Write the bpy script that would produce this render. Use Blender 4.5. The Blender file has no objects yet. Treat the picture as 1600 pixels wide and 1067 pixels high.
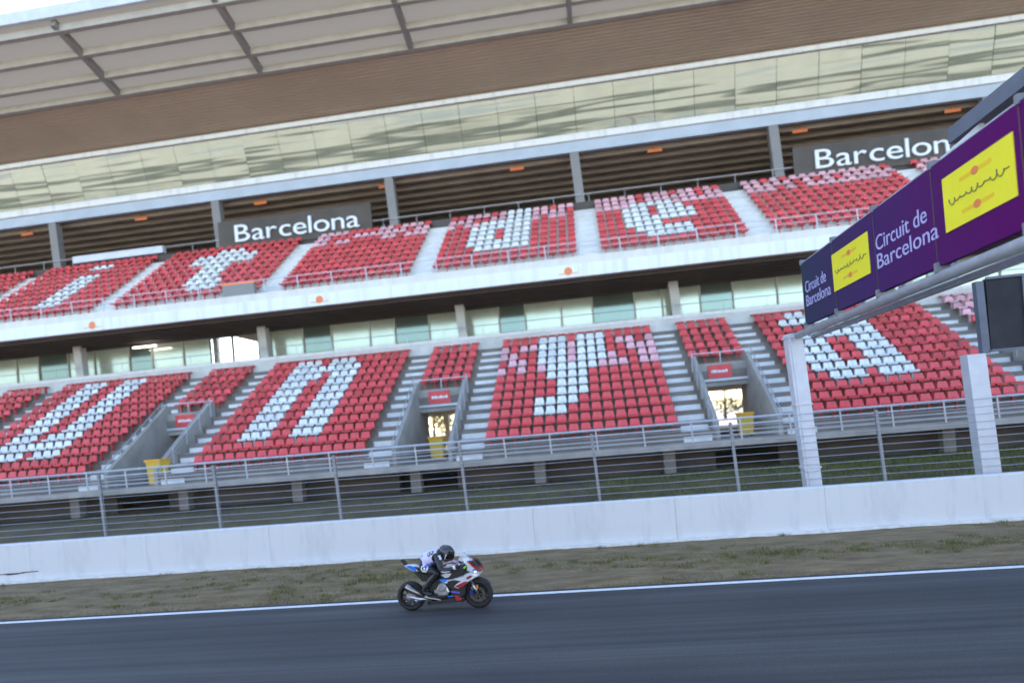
import bpy, bmesh, math, random
from mathutils import Vector, Matrix, Quaternion
from mathutils.bvhtree import BVHTree
random.seed(7)
sc = bpy.context.scene
col = sc.collection

# ------------------------------------------------------------------ camera
F_PX, ROLL, YAW, EYE = 1054.0, math.radians(4.93), math.atan(130 / 1054.0), 3.65
cd = bpy.data.cameras.new('camera'); cam = bpy.data.objects.new('camera', cd); col.objects.link(cam)
cd.sensor_width = 36.0; cd.lens = F_PX / 1600 * 36.0
cd.shift_x = 0.0; cd.shift_y = 130.5 / 1600
cd.clip_start = 0.1; cd.clip_end = 5000
_f = Vector((-math.sin(YAW), math.cos(YAW), 0)); _r = Vector((math.cos(YAW), math.sin(YAW), 0)); _u = Vector((0, 0, 1))
_x = _r * math.cos(ROLL) - _u * math.sin(ROLL); _y = _r * math.sin(ROLL) + _u * math.cos(ROLL); _z = -_f
cam.matrix_world = Matrix(((_x.x, _y.x, _z.x, 0), (_x.y, _y.y, _z.y, 0), (_x.z, _y.z, _z.z, EYE), (0, 0, 0, 1)))
sc.camera = cam
cd.dof.use_dof = True; cd.dof.focus_distance = 13.9; cd.dof.aperture_fstop = 0.36

# ------------------------------------------------------------------ sky, sun, exposure
SUN_DIR = Vector((-0.38, 0.73, 0.57)).normalized()
SUN_EL = math.asin(SUN_DIR.z); SUN_AZ = math.atan2(SUN_DIR.x, SUN_DIR.y)
w = bpy.data.worlds.new('World'); sc.world = w; w.use_nodes = True
nt = w.node_tree; nt.nodes.clear()
sky = nt.nodes.new('ShaderNodeTexSky'); sky.sky_type = 'NISHITA'; sky.sun_disc = False
sky.sun_elevation = SUN_EL; sky.sun_rotation = SUN_AZ
sky.air_density = 1.0; sky.dust_density = 0.6; sky.ozone_density = 1.8
bg = nt.nodes.new('ShaderNodeBackground'); bg.inputs['Strength'].default_value = 0.15
wo = nt.nodes.new('ShaderNodeOutputWorld')
nt.links.new(sky.outputs[0], bg.inputs[0]); nt.links.new(bg.outputs[0], wo.inputs[0])
sl = bpy.data.lights.new('sun', 'SUN'); sl.energy = 4.5; sl.angle = math.radians(0.53); sl.color = (1.0, 0.93, 0.82)
so = bpy.data.objects.new('sun', sl); col.objects.link(so)
so.rotation_euler = SUN_DIR.to_track_quat('Z', 'Y').to_euler(); so.location = (-20, 40, 60)
sc.view_settings.view_transform = 'Standard'; sc.view_settings.look = 'None'
sc.view_settings.gamma = 1.0; sc.view_settings.use_curve_mapping = False
sc.view_settings.exposure = 2.2
try:
    sc.cycles.use_denoising = True
    sc.cycles.max_bounces = 8; sc.cycles.sample_clamp_indirect = 8
except Exception: pass

# ------------------------------------------------------------------ materials
def M(name, c, rough=0.6, metal=0.0, var=0.12, scale=1.5, bump=0.0, bscale=30.0, stretch=(1, 1, 1), c2=None, det=6.0, emit=None, estr=0, coat=0.0, ramp=(0.35, 0.7)):
    m = bpy.data.materials.new(name); m.use_nodes = True
    n = m.node_tree; b = n.nodes['Principled BSDF']
    b.inputs['Roughness'].default_value = rough; b.inputs['Metallic'].default_value = metal
    if coat: b.inputs['Coat Weight'].default_value = coat; b.inputs['Coat Roughness'].default_value = 0.08
    tc = n.nodes.new('ShaderNodeTexCoord'); mp = n.nodes.new('ShaderNodeMapping')
    mp.inputs['Scale'].default_value = stretch
    n.links.new(tc.outputs['Object'], mp.inputs[0])
    if var > 0 or c2:
        nz = n.nodes.new('ShaderNodeTexNoise'); nz.inputs['Scale'].default_value = scale; nz.inputs['Detail'].default_value = det
        nz.inputs['Roughness'].default_value = 0.62
        n.links.new(mp.outputs[0], nz.inputs['Vector'])
        cr = n.nodes.new('ShaderNodeValToRGB')
        cr.color_ramp.elements[0].position = ramp[0]; cr.color_ramp.elements[1].position = ramp[1]
        d = c2 if c2 else tuple(min(1, x * (1 + var)) for x in c)
        a = c if c2 else tuple(x * (1 - var) for x in c)
        cr.color_ramp.elements[0].color = (*a, 1); cr.color_ramp.elements[1].color = (*d, 1)
        n.links.new(nz.outputs['Fac'], cr.inputs[0]); n.links.new(cr.outputs[0], b.inputs['Base Color'])
    else:
        b.inputs['Base Color'].default_value = (*c, 1)
    if bump > 0:
        n2 = n.nodes.new('ShaderNodeTexNoise'); n2.inputs['Scale'].default_value = bscale; n2.inputs['Detail'].default_value = 5
        n.links.new(mp.outputs[0], n2.inputs['Vector'])
        bp_ = n.nodes.new('ShaderNodeBump'); bp_.inputs['Strength'].default_value = bump; bp_.inputs['Distance'].default_value = 0.03
        n.links.new(n2.outputs['Fac'], bp_.inputs['Height']); n.links.new(bp_.outputs[0], b.inputs['Normal'])
    if emit:
        b.inputs['Emission Color'].default_value = (*emit, 1); b.inputs['Emission Strength'].default_value = estr
    return m

MT = {}
def asphalt():
    m = bpy.data.materials.new('asphalt'); m.use_nodes = True; n = m.node_tree; b = n.nodes['Principled BSDF']; L = n.links.new
    b.inputs['Roughness'].default_value = 0.78
    g = n.nodes.new('ShaderNodeNewGeometry')
    def noise(scale, stretch, det=5, r=0.6):
        mp = n.nodes.new('ShaderNodeMapping'); mp.inputs['Scale'].default_value = stretch; L(g.outputs['Position'], mp.inputs[0])
        z = n.nodes.new('ShaderNodeTexNoise'); z.inputs['Scale'].default_value = scale; z.inputs['Detail'].default_value = det; z.inputs['Roughness'].default_value = r
        L(mp.outputs[0], z.inputs['Vector']); return z.outputs['Fac']
    def ramp(src, p0, c0, p1, c1):
        r = n.nodes.new('ShaderNodeValToRGB'); e = r.color_ramp.elements; e[0].position = p0; e[0].color = (*c0, 1); e[1].position = p1; e[1].color = (*c1, 1); L(src, r.inputs[0]); return r.outputs[0]
    def mul(a, c):
        x = n.nodes.new('ShaderNodeMix'); x.data_type = 'RGBA'; x.blend_type = 'MULTIPLY'; x.inputs[0].default_value = 1.0; L(a, x.inputs[6]); L(c, x.inputs[7]); return x.outputs[2]
    base = ramp(noise(1.0, (0.25, 0.6, 1)), 0.3, (0.050, 0.050, 0.053), 0.7, (0.075, 0.074, 0.075))
    grain = ramp(noise(42.0, (1, 1, 1), 3, 0.7), 0.36, (0.52, 0.52, 0.53), 0.66, (1.5, 1.48, 1.45))
    speck = ramp(noise(170.0, (1, 1, 1), 2), 0.40, (0.7, 0.7, 0.7), 0.62, (1.35, 1.35, 1.32))
    lines = ramp(noise(1.0, (0.02, 5.5, 1), 4, 0.75), 0.36, (0.62, 0.62, 0.63), 0.60, (1.08, 1.08, 1.08))
    lanes = ramp(noise(1.0, (0.008, 0.9, 1), 2), 0.40, (0.72, 0.72, 0.73), 0.62, (1.1, 1.1, 1.1))
    c = mul(mul(mul(mul(base, grain), speck), lines), lanes); L(c, b.inputs['Base Color'])
    bu = n.nodes.new('ShaderNodeBump'); bu.inputs['Strength'].default_value = 0.6; bu.inputs['Distance'].default_value = 0.012
    L(noise(60.0, (1, 1, 1), 4), bu.inputs['Height']); L(bu.outputs[0], b.inputs['Normal']); return m
MT['asphalt'] = asphalt()
MT['soil'] = M('soil', (0.135, 0.085, 0.038), 0.95, c2=(0.265, 0.190, 0.098), scale=2.2, stretch=(0.45, 1.3, 1), bump=0.9, bscale=22, det=10.0)
MT['earth'] = M('earth', (0.085, 0.06, 0.035), 0.95, c2=(0.135, 0.11, 0.055), scale=0.6, bump=0.5, bscale=6)
MT['plaza'] = M('plaza', (0.34, 0.30, 0.25), 0.9, var=0.2, scale=0.4)
MT['grass'] = M('grass', (0.065, 0.085, 0.014), 0.8, c2=(0.17, 0.155, 0.035), scale=0.9)
MT['straw'] = M('straw', (0.22, 0.17, 0.08), 0.85, c2=(0.32, 0.26, 0.14), scale=1.2)
MT['pebble'] = M('pebble', (0.13, 0.105, 0.08), 0.9, c2=(0.26, 0.22, 0.18), scale=5)
MT['paint'] = M('white_paint', (0.70, 0.70, 0.70), 0.7, var=0.12, scale=6, bump=0.2, bscale=50)
MT['wall'] = M('white_wall', (0.51, 0.525, 0.545), 0.75, c2=(0.62, 0.63, 0.64), scale=1.3, stretch=(1.6, 1, 0.35), bump=0.2, bscale=14, ramp=(0.28, 0.52))
MT['scuff'] = M('rubber_mark', (0.03, 0.03, 0.03), 0.8)
MT['concrete'] = M('concrete', (0.33, 0.31, 0.28), 0.9, var=0.2, scale=0.8, bump=0.25, bscale=12)
MT['concrete_dark'] = M('concrete_shade_tone', (0.20, 0.175, 0.15), 0.9, var=0.22, scale=0.9, bump=0.25, bscale=10)  # shade between the lower seat rows is put into this dark tone
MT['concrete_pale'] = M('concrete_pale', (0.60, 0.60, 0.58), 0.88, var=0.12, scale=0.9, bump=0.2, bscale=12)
MT['stair_concrete'] = M('stair_concrete', (0.66, 0.66, 0.64), 0.88, var=0.12, scale=1.2, bump=0.2, bscale=12)
MT['white_clad'] = M('white_cladding', (0.60, 0.595, 0.58), 0.5, c2=(0.72, 0.715, 0.70), scale=1.6, stretch=(1.4, 1, 0.12), ramp=(0.32, 0.5))
MT['pit_render'] = M('pit_render', (0.56, 0.56, 0.55), 0.8, var=0.1, scale=0.4)
MT['pit_window'] = M('pit_window', (0.17, 0.19, 0.19), 0.3, var=0.3, scale=0.4)
MT['cream'] = M('cream_cladding', (0.58, 0.55, 0.49), 0.55, c2=(0.68, 0.65, 0.58), scale=1.6, stretch=(1.2, 1, 0.15))
MT['bluegrey'] = M('blue_grey_cladding', (0.42, 0.47, 0.54), 0.5, var=0.08, scale=0.7)
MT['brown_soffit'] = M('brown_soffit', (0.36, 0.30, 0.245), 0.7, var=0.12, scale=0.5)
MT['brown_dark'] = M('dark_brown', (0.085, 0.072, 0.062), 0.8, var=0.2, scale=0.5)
MT['rib'] = M('brown_ribbed_metal', (0.44, 0.345, 0.27), 0.5, var=0.07, scale=0.25, metal=0.1)
MT['roof_grey'] = M('roof_sheet', (0.22, 0.21, 0.205), 0.6, var=0.1, scale=0.3)
m = bpy.data.materials.new('added_translucent_sheet'); m.use_nodes = True; n = m.node_tree; n.nodes.remove(n.nodes['Principled BSDF'])
d_ = n.nodes.new('ShaderNodeBsdfDiffuse'); d_.inputs[0].default_value = (0.24, 0.235, 0.23, 1); t_ = n.nodes.new('ShaderNodeBsdfTranslucent'); t_.inputs[0].default_value = (0.62, 0.60, 0.57, 1)
x_ = n.nodes.new('ShaderNodeMixShader'); x_.inputs[0].default_value = 0.33
n.links.new(d_.outputs[0], x_.inputs[1]); n.links.new(t_.outputs[0], x_.inputs[2]); n.links.new(x_.outputs[0], n.nodes['Material Output'].inputs[0]); MT['roof_fill'] = m  # translucency added so passing sun brightens the roof underside
MT['gantry_dark'] = M('gantry_dark_paint', (0.11, 0.125, 0.16), 0.5, var=0.15)
MT['roof_beam'] = M('roof_beam', (0.40, 0.37, 0.33), 0.5, var=0.1)
MT['steel'] = M('galvanised_steel', (0.46, 0.49, 0.53), 0.42, metal=0.55, var=0.12, scale=4)
MT['steel_pale'] = M('painted_steel', (0.56, 0.58, 0.63), 0.45, metal=0.1, var=0.08, scale=2)
MT['fence_steel'] = M('fence_steel', (0.24, 0.25, 0.27), 0.5, metal=0.3, var=0.15, scale=4)
MT['cable'] = M('wire_cable', (0.40, 0.41, 0.43), 0.5, metal=0.6, var=0.0)
def plastic(name, c, lo=0.72, hi=1.15):
    m = M(name, c, 0.45, var=0.14, scale=3); n = m.node_tree; b = n.nodes['Principled BSDF']
    src = b.inputs['Base Color'].links[0].from_socket
    g = n.nodes.new('ShaderNodeNewGeometry'); mr = n.nodes.new('ShaderNodeMapRange'); mr.inputs['To Min'].default_value = lo; mr.inputs['To Max'].default_value = hi
    n.links.new(g.outputs['Random Per Island'], mr.inputs['Value'])
    x = n.nodes.new('ShaderNodeMix'); x.data_type = 'RGBA'; x.blend_type = 'MULTIPLY'; x.inputs[0].default_value = 1.0
    n.links.new(src, x.inputs[6]); n.links.new(mr.outputs[0], x.inputs[7]); n.links.new(x.outputs[2], b.inputs['Base Color'])
    r2 = n.nodes.new('ShaderNodeMapRange'); r2.inputs['To Min'].default_value = 0.6; r2.inputs['To Max'].default_value = 0.3
    n.links.new(g.outputs['Random Per Island'], r2.inputs['Value']); n.links.new(r2.outputs[0], b.inputs['Roughness']); return m
MT['red'] = plastic('red_plastic', (0.62, 0.058, 0.062)); MT['white_seat'] = plastic('white_plastic', (0.68, 0.69, 0.69), 0.82, 1.08)
MT['pink'] = plastic('pink_plastic', (0.68, 0.36, 0.40), 0.75, 1.15)  # paler pink for some seats in the red rows
MT['glass_green'] = M('green_glass', (0.20, 0.245, 0.20), 0.08, var=0.12, scale=0.3, metal=0.55)
MT['glass_pale'] = M('pale_glass', (0.52, 0.56, 0.45), 0.14, var=0.12, scale=0.35, metal=0.35)
MT['glass_dark'] = M('dark_opening', (0.045, 0.045, 0.043), 0.25, var=0.2, scale=0.5)
MT['board_dark'] = M('dark_mesh', (0.028, 0.026, 0.03), 0.85, var=0.3, scale=1.2)
MT['orange'] = M('orange_plastic', (0.75, 0.20, 0.06), 0.5, var=0.1)
MT['yellow'] = M('yellow_print', (0.80, 0.70, 0.015), 0.55, var=0.04)
MT['ink'] = M('dark_ink', (0.10, 0.09, 0.05), 0.6, var=0)
MT['amber_ink'] = M('amber_ink', (0.78, 0.50, 0.01), 0.55, var=0)
MT['lav'] = M('lavender_ink', (0.42, 0.40, 0.66), 0.6, var=0.05)
MT['sign_white'] = M('sign_letter_white', (0.72, 0.75, 0.78), 0.5, var=0.05)
MT['tubelight'] = M('lit_tube', (0.9, 0.9, 0.9), 0.5, var=0, emit=(1, 0.97, 0.9), estr=2.5)
MT['bark'] = M('bark', (0.11, 0.08, 0.055), 0.9, var=0.3, scale=6)
MT['leaf'] = M('leaf', (0.06, 0.085, 0.02), 0.6, c2=(0.13, 0.13, 0.03), scale=1.2)
# mirror glass with a rolling surface
m = M('mirror_glass', (0.185, 0.20, 0.172), 0.06, metal=0.85, var=0.05, scale=0.3); n = m.node_tree
tc = n.nodes.new('ShaderNodeTexCoord'); mp = n.nodes.new('ShaderNodeMapping'); mp.inputs['Scale'].default_value = (0.07, 0.5, 1.0)
nz = n.nodes.new('ShaderNodeTexNoise'); nz.inputs['Scale'].default_value = 1.0; nz.inputs['Detail'].default_value = 1.5
bu = n.nodes.new('ShaderNodeBump'); bu.inputs['Strength'].default_value = 1.0; bu.inputs['Distance'].default_value = 0.05
gm = n.nodes.new('ShaderNodeNewGeometry'); n.links.new(gm.outputs['Position'], mp.inputs[0]); n.links.new(mp.outputs[0], nz.inputs['Vector'])
n.links.new(nz.outputs['Fac'], bu.inputs['Height']); n.links.new(bu.outputs[0], n.nodes['Principled BSDF'].inputs['Normal'])
MT['mirror'] = m
# banner print: slate blue at the grandstand end, deep purple towards the pits
m = M('banner_print', (0.1, 0.0, 0.1), 0.75, var=0); n = m.node_tree; n.nodes['Principled BSDF'].inputs['Specular IOR Level'].default_value = 0.15
tc = n.nodes.new('ShaderNodeTexCoord'); sp = n.nodes.new('ShaderNodeSeparateXYZ'); mr = n.nodes.new('ShaderNodeMapRange')
cr = n.nodes.new('ShaderNodeValToRGB')
mr.inputs['From Min'].default_value = 19.2; mr.inputs['From Max'].default_value = 8.5
e = cr.color_ramp.elements; e[0].position = 0.0; e[0].color = (0.030, 0.040, 0.075, 1); e[1].position = 0.85; e[1].color = (0.085, 0.0, 0.088, 1)
k = cr.color_ramp.elements.new(0.45); k.color = (0.055, 0.016, 0.10, 1)
geo = n.nodes.new('ShaderNodeNewGeometry')
n.links.new(geo.outputs['Position'], sp.inputs[0]); n.links.new(sp.outputs['Y'], mr.inputs['Value']); n.links.new(mr.outputs[0], cr.inputs[0])
n.links.new(cr.outputs[0], n.nodes['Principled BSDF'].inputs['Base Color']); MT['banner'] = m

# ------------------------------------------------------------------ helpers
W = {}
class MB:
    def __init__(s): s.v = []; s.f = []; s.m = []
    def face(s, pts, m=0):
        i = len(s.v); s.v += [tuple(p) for p in pts]; s.f.append(tuple(range(i, i + len(pts)))); s.m.append(m)
    def mesh(s, vs, fs, m=0):
        i = len(s.v); s.v += [tuple(p) for p in vs]
        for f in fs: s.f.append(tuple(i + a for a in f)); s.m.append(m)
    def box(s, x0, x1, y0, y1, z0, z1, m=0, lean=0.0):
        vs = [(x - lean * (z - z0), y, z) for z in (z0, z1) for y in (y0, y1) for x in (x0, x1)]
        s.mesh(vs, [(0, 2, 3, 1), (4, 5, 7, 6), (0, 1, 5, 4), (2, 6, 7, 3), (0, 4, 6, 2), (1, 3, 7, 5)], m)
    def bar(s, p0, p1, w, h, m=0, up=(0, 0, 1)):
        p0 = Vector(p0); p1 = Vector(p1); d = (p1 - p0).normalized(); up = Vector(up)
        if abs(d.dot(up)) > 0.95: up = Vector((0, 1, 0))
        a = d.cross(up).normalized() * w / 2; b = a.cross(d).normalized() * h / 2
        vs = [p + sa * a + sb * b for p in (p0, p1) for sb in (-1, 1) for sa in (-1, 1)]
        s.mesh(vs, [(0, 2, 3, 1), (4, 5, 7, 6), (0, 1, 5, 4), (2, 6, 7, 3), (0, 4, 6, 2), (1, 3, 7, 5)], m)
    def tube(s, pts, r, n=8, m=0, r2=None, cap=True):
        pts = [Vector(p) for p in pts]; L = len(pts); rs = r if isinstance(r, (list, tuple)) else [r + ((r2 if r2 is not None else r) - r) * i / max(1, L - 1) for i in range(L)]
        base = len(s.v); ref = None
        for i, p in enumerate(pts):
            d = (pts[min(i + 1, L - 1)] - pts[max(i - 1, 0)]).normalized()
            if ref is None:
                ref = Vector((0, 0, 1)) if abs(d.z) < 0.9 else Vector((1, 0, 0))
            a = d.cross(ref).normalized(); b = a.cross(d).normalized(); ref = b
            for k in range(n):
                t = 2 * math.pi * k / n; q = p + (a * math.cos(t) + b * math.sin(t)) * rs[i]; s.v.append(tuple(q))
        for i in range(L - 1):
            for k in range(n):
                a0 = base + i * n + k; a1 = base + i * n + (k + 1) % n
                s.f.append((a0, a1, a1 + n, a0 + n)); s.m.append(m)
        if cap:
            s.f.append(tuple(base + k for k in range(n))[::-1]); s.m.append(m)
            s.f.append(tuple(base + (L - 1) * n + k for k in range(n))); s.m.append(m)
    def ring(s, c, prof, n=40, m=0, closed=True):      # lathe about the local y axis through c; prof = (radius, y)
        base = len(s.v); P = len(prof)
        for k in range(n):
            t = 2 * math.pi * k / n
            for r, y in prof: s.v.append((c[0] + r * math.cos(t), c[1] + y, c[2] + r * math.sin(t)))
        for k in range(n):
            for j in range(P if closed else P - 1):
                a = base + k * P + j; b = base + k * P + (j + 1) % P
                c2 = base + ((k + 1) % n) * P + (j + 1) % P; d = base + ((k + 1) % n) * P + j
                s.f.append((a, b, c2, d)); s.m.append(m)
    def build(s, name, mats, parent=None, smooth=False, origin=None):
        if not isinstance(mats, (list, tuple)): mats = [mats]
        if origin is None:
            xs, ys, zs = zip(*s.v); origin = ((min(xs) + max(xs)) / 2, (min(ys) + max(ys)) / 2, min(zs))
        o = Vector(origin)
        me = bpy.data.meshes.new(name); me.from_pydata([tuple(Vector(p) - o) for p in s.v], [], s.f)
        for k in mats: me.materials.append(MT[k] if isinstance(k, str) else k)
        me.polygons.foreach_set('material_index', s.m)
        if smooth: me.polygons.foreach_set('use_smooth', [True] * len(me.polygons))
        me.update()
        bm = bmesh.new(); bm.from_mesh(me); bmesh.ops.recalc_face_normals(bm, faces=bm.faces); bm.to_mesh(me); bm.free()
        return link(name, me, o, parent)
def link(name, me, o, parent=None):
    ob = bpy.data.objects.new(name, me); col.objects.link(ob); o = Vector(o)
    W[ob.name] = o
    if parent is not None:
        ob.parent = parent; ob.location = o - W[parent.name]
    else: ob.location = o
    return ob
def empty(name, loc, label=None, cat=None, group=None):
    ob = link(name, None, loc)
    if label: tag(ob, label, cat, group)
    return ob
def tag(o, label=None, cat=None, group=None, kind=None):
    if label: o['label'] = label
    if cat: o['category'] = cat
    if group: o['group'] = group
    if kind: o['kind'] = kind
    return o
def text_mesh(body, size, depth):
    cu = bpy.data.curves.new('lettering', 'FONT'); cu.body = body; cu.size = size; cu.extrude = depth
    ob = bpy.data.objects.new('lettering', cu); col.objects.link(ob)
    dg = bpy.context.evaluated_depsgraph_get(); me = bpy.data.meshes.new_from_object(ob.evaluated_get(dg))
    bpy.data.objects.remove(ob); return me

XL, XR = -78.0, 56.0         # ends of the grandstand
LEAN = 0.045                 # uprights stand plumb on a straight that climbs

# ------------------------------------------------------------------ ground, track, verge
mb = MB()
prof = [(-900, -0.02), (19.9, -0.02), (21.0, 0.25), (25.0, 0.95), (28.0, 1.15), (40.0, 2.2), (56.0, 2.25), (3000, 2.25)]
NX = [-2500, -400, -120] + [x * 4.0 for x in range(-24, 19)] + [120, 400, 2500]
for i in range(len(NX) - 1):
    for j in range(len(prof) - 1):
        (ya, za), (yb, zb) = prof[j], prof[j + 1]
        mb.face([(NX[i], ya, za), (NX[i + 1], ya, za), (NX[i + 1], yb, zb), (NX[i], yb, zb)], 2 if j >= 5 else (1 if j >= 1 else 0))
tag(mb.build('ground', ['soil', 'earth', 'plaza'], origin=(0, 0, 0)), kind='structure')
mb = MB(); mb.box(-400, 400, -2.6, 14.66, -0.3, 0.0); tag(mb.build('track', 'asphalt', origin=(0, 0, 0)), kind='structure')
mb = MB(); mb.box(-400, 400, 14.36, 14.52, -0.01, 0.004); tag(mb.build('track_edge_line', 'paint', origin=(0, 0, 0)), kind='structure')
mb = MB()    # uneven verge sheet
nx, ny = 240, 14
vs = []; fs = []
for i in range(nx + 1):
    for j in range(ny + 1):
        x = -60 + 110 * i / nx; y = 14.662 + (19.25 - 14.662) * j / ny
        z = 0.004 + (0.0 if j in (0,) else 0.02 * math.sin(x * 1.7 + j) * math.sin(j * 1.3 + x * 0.4) + 0.02 + random.uniform(0, 0.02)) 
        vs.append((x, y, z))
for i in range(nx):
    for j in range(ny):
        a = i * (ny + 1) + j; fs.append((a, a + ny + 1, a + ny + 2, a + 1))
mb.mesh(vs, fs); tag(mb.build('verge', 'soil', origin=(0, 0, 0), smooth=True), kind='structure')
def patch(x, y):
    return math.sin(x * 0.53 + 1.3 * math.sin(x * 0.21)) * 0.5 + math.sin(x * 0.17 + y * 1.9) * 0.5 + math.sin(y * 2.3 + 0.4) * 0.45
def blades(n, xr, yr, zf, h, dens=None):
    mb = MB()
    for _ in range(n):
        x = random.uniform(*xr); y = random.uniform(*yr)
        if dens and random.random() > dens(x, y): continue
        z = zf(y); a = random.uniform(0, 6.28); hh = h * random.uniform(0.4, 1.3); wd = 0.012 + 0.006 * random.random()
        dx, dy = math.cos(a) * wd, math.sin(a) * wd; lx, ly = random.gauss(0, hh * 0.5), random.gauss(0, hh * 0.5)
        mb.face([(x - dx, y - dy, z), (x + dx, y + dy, z), (x + lx, y + ly, z + hh)])
    return mb
TU = [(random.uniform(-24, 13), random.choice((random.uniform(14.72, 19.1), random.uniform(15.6, 17.2))), random.uniform(0.08, 0.3)) for _ in range(650)]
def verge_blades():
    mb = MB()
    def blade(x, y, hh):
        a = random.uniform(0, 6.28); wd = 0.006 + 0.006 * random.random(); dx, dy = math.cos(a) * wd, math.sin(a) * wd; lx, ly = random.gauss(0, hh * 0.45), random.gauss(0, hh * 0.45)
        mb.face([(x - dx, y - dy, 0.01), (x + dx, y + dy, 0.01), (x + lx, y + ly, 0.02 + hh)], 1 if random.random() < 0.35 else 0)
    for tx_, ty_, tr in TU:
        if patch(tx_, ty_) < random.uniform(-0.9, 0.5): continue
        for _ in range(int(260 * tr + 20)):
            q = random.gauss(0, tr * 0.5); blade(tx_ + q, ty_ + random.gauss(0, tr * 0.4), random.uniform(0.02, 0.11))
    for _ in range(75000):
        x, y = random.uniform(-24, 13), random.uniform(14.64, 19.1)
        if random.random() < 0.45 + patch(x, y) * 0.5: blade(x, y, random.uniform(0.015, 0.06))
    return mb
g = verge_blades()
tag(g.build('verge_grass', ['grass', 'straw'], origin=(0, 0, 0)), 'short patchy grass growing on the dirt verge below the white wall', 'grass', kind='stuff')
mb = MB()
for _ in range(5000):
    x, y, r = random.uniform(-22, 12), random.choice((random.uniform(14.6, 15.5), random.uniform(14.7, 19.1))), random.uniform(0.008, 0.03); z = 0.02
    p = [(x + r * random.uniform(0.6, 1.2) * math.cos(a), y + r * random.uniform(0.6, 1.2) * math.sin(a), z) for a in (0, 1.6, 3.1, 4.7)]; t_ = (x, y, z + r * 0.9)
    for q in range(4): mb.face([p[q], p[(q + 1) % 4], t_])
tag(mb.build('verge_gravel', 'pebble', origin=(0, 0, 0)), 'loose pebbles scattered along the dirt verge beside the track', 'gravel', kind='stuff')
def bank(y): return 0.25 + (y - 21.0) / 4.0 * 0.7 if y < 25 else 0.95 + (y - 25) / 3.0 * 0.2
g = blades(42000, (-24, 17), (21.0, 27.5), bank, 0.20, lambda x, y: max(0.04, min(1, 0.18 + 0.045 * (x + 4) + 0.25 * patch(x * 1.3, y))))
tag(g.build('bank_grass', 'grass', origin=(0, 0, 0)), 'green grass on the bank under the front of the grandstand', 'grass', kind='stuff')

# ------------------------------------------------------------------ white concrete wall
wall = empty('barrier_wall', (0, 19.35, 0), 'long low white concrete wall between the verge and the fence', 'wall')
x = -62.0; k = 0
while x < 50:
    L = 4.0; mb = MB(); d = random.uniform(-0.004, 0.004)
    prof = [(19.22 + d, -0.1), (19.22 + d, 1.235), (19.245 + d, 1.26), (19.50 + d, 1.26), (19.525 + d, 1.235), (19.525 + d, -0.1)]
    a = [(x + 0.003, y, z) for y, z in prof]; b = [(x + L - 0.003, y, z) for y, z in prof]
    for j in range(5): mb.face([a[j], a[j + 1], b[j + 1], b[j]])
    mb.face(a); mb.face(b[::-1]); mb.build('wall_panel', 'wall', wall); x += L
mb = MB(); mb.box(-62, 50, 19.08, 19.2, -0.1, 0.10); mb.build('base_kerb', 'paint', wall)
mb = MB()
for xx, ll, zz in ((-19.2, 1.0, 0.31), (-18.4, 0.7, 0.335), (-18.9, 0.5, 0.29)):
    mb.face([(xx, 19.205, zz), (xx + ll, 19.205, zz + 0.01), (xx + ll * 0.9, 19.205, zz + 0.035), (xx + ll * 0.2, 19.205, zz + 0.03)])
mb.build('tyre_scuff', 'scuff', wall)

# ------------------------------------------------------------------ debris fence
fence = empty('debris_fence', (0, 19.9, 0), 'wire cable debris fence on grey posts behind the white wall', 'fence')
px = [-55.3 + 3.95 * i for i in range(27)]
for x in px:
    mb = MB(); mb.box(x - 0.04, x + 0.04, 19.85, 19.94, 0.0, 3.2, lean=LEAN)
    mb.box(x - 0.10, x + 0.10, 19.80, 19.99, 0.0, 0.45)
    mb.build('post', 'fence_steel', fence)
for i in range(10):
    z = 1.42 + 0.205 * i; pts = []
    for j, x in enumerate(px):
        pts.append((x - LEAN * z, 19.83, z))
        if j < len(px) - 1: pts.append((x + 1.97 - LEAN * z, 19.83, z - random.uniform(0.0, 0.02)))
    mb = MB(); mb.tube(pts, 0.009, 5); mb.build('cable', 'cable', fence)

# ------------------------------------------------------------------ grandstand
gs = empty('grandstand', (0, 28.0, 2.2), 'large two-tier racetrack grandstand with red seats and white lettering', 'grandstand')
RX = lambda k: -9.3 + 13.3 * k         # left aisle of bay k ; right aisle is +4.0
BAYS = list(range(-5, 5))
ROWS, TR, RI, Y0, Z0 = 13, 0.76, 0.43, 28.0, 2.78
def step(r): return Y0 + TR * r, Z0 + RI * r
PORT = 6                                # rows removed above the entrance portals
# seats
def seat_mesh(name, m, hb=0.30):
    s = MB()
    pz = 0.40
    # pan with a curled front lip
    pr = [(-0.24, pz - 0.05), (-0.25, pz - 0.01), (-0.20, pz + 0.02), (0.12, pz - 0.01), (0.18, pz + 0.03), (0.235, pz + hb), (0.205, pz + hb + 0.012), (0.145, pz + 0.05), (0.10, pz + 0.03), (-0.2, pz + 0.05), (-0.27, pz + 0.01), (-0.265, pz - 0.05)]
    hw = [0.205, 0.215, 0.215, 0.21, 0.215, 0.165, 0.165, 0.215, 0.21, 0.215, 0.215, 0.205]
    a = [(-w_, y, z) for (y, z), w_ in zip(pr, hw)]; b = [(w_, y, z) for (y, z), w_ in zip(pr, hw)]
    nn = len(pr)
    for j in range(nn): s.face([a[j], a[(j + 1) % nn], b[(j + 1) % nn], b[j]])
    s.face(a); s.face(b[::-1])
    s.box(-0.03, 0.03, -0.05, 0.08, 0.0, pz)
    xs = s
    me = bpy.data.meshes.new(name); me.from_pydata(s.v, [], s.f)
    me.materials.append(MT[m])
    bm = bmesh.new(); bm.from_mesh(me); bmesh.ops.recalc_face_normals(bm, faces=bm.faces); bm.to_mesh(me); bm.free()
    return me
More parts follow.
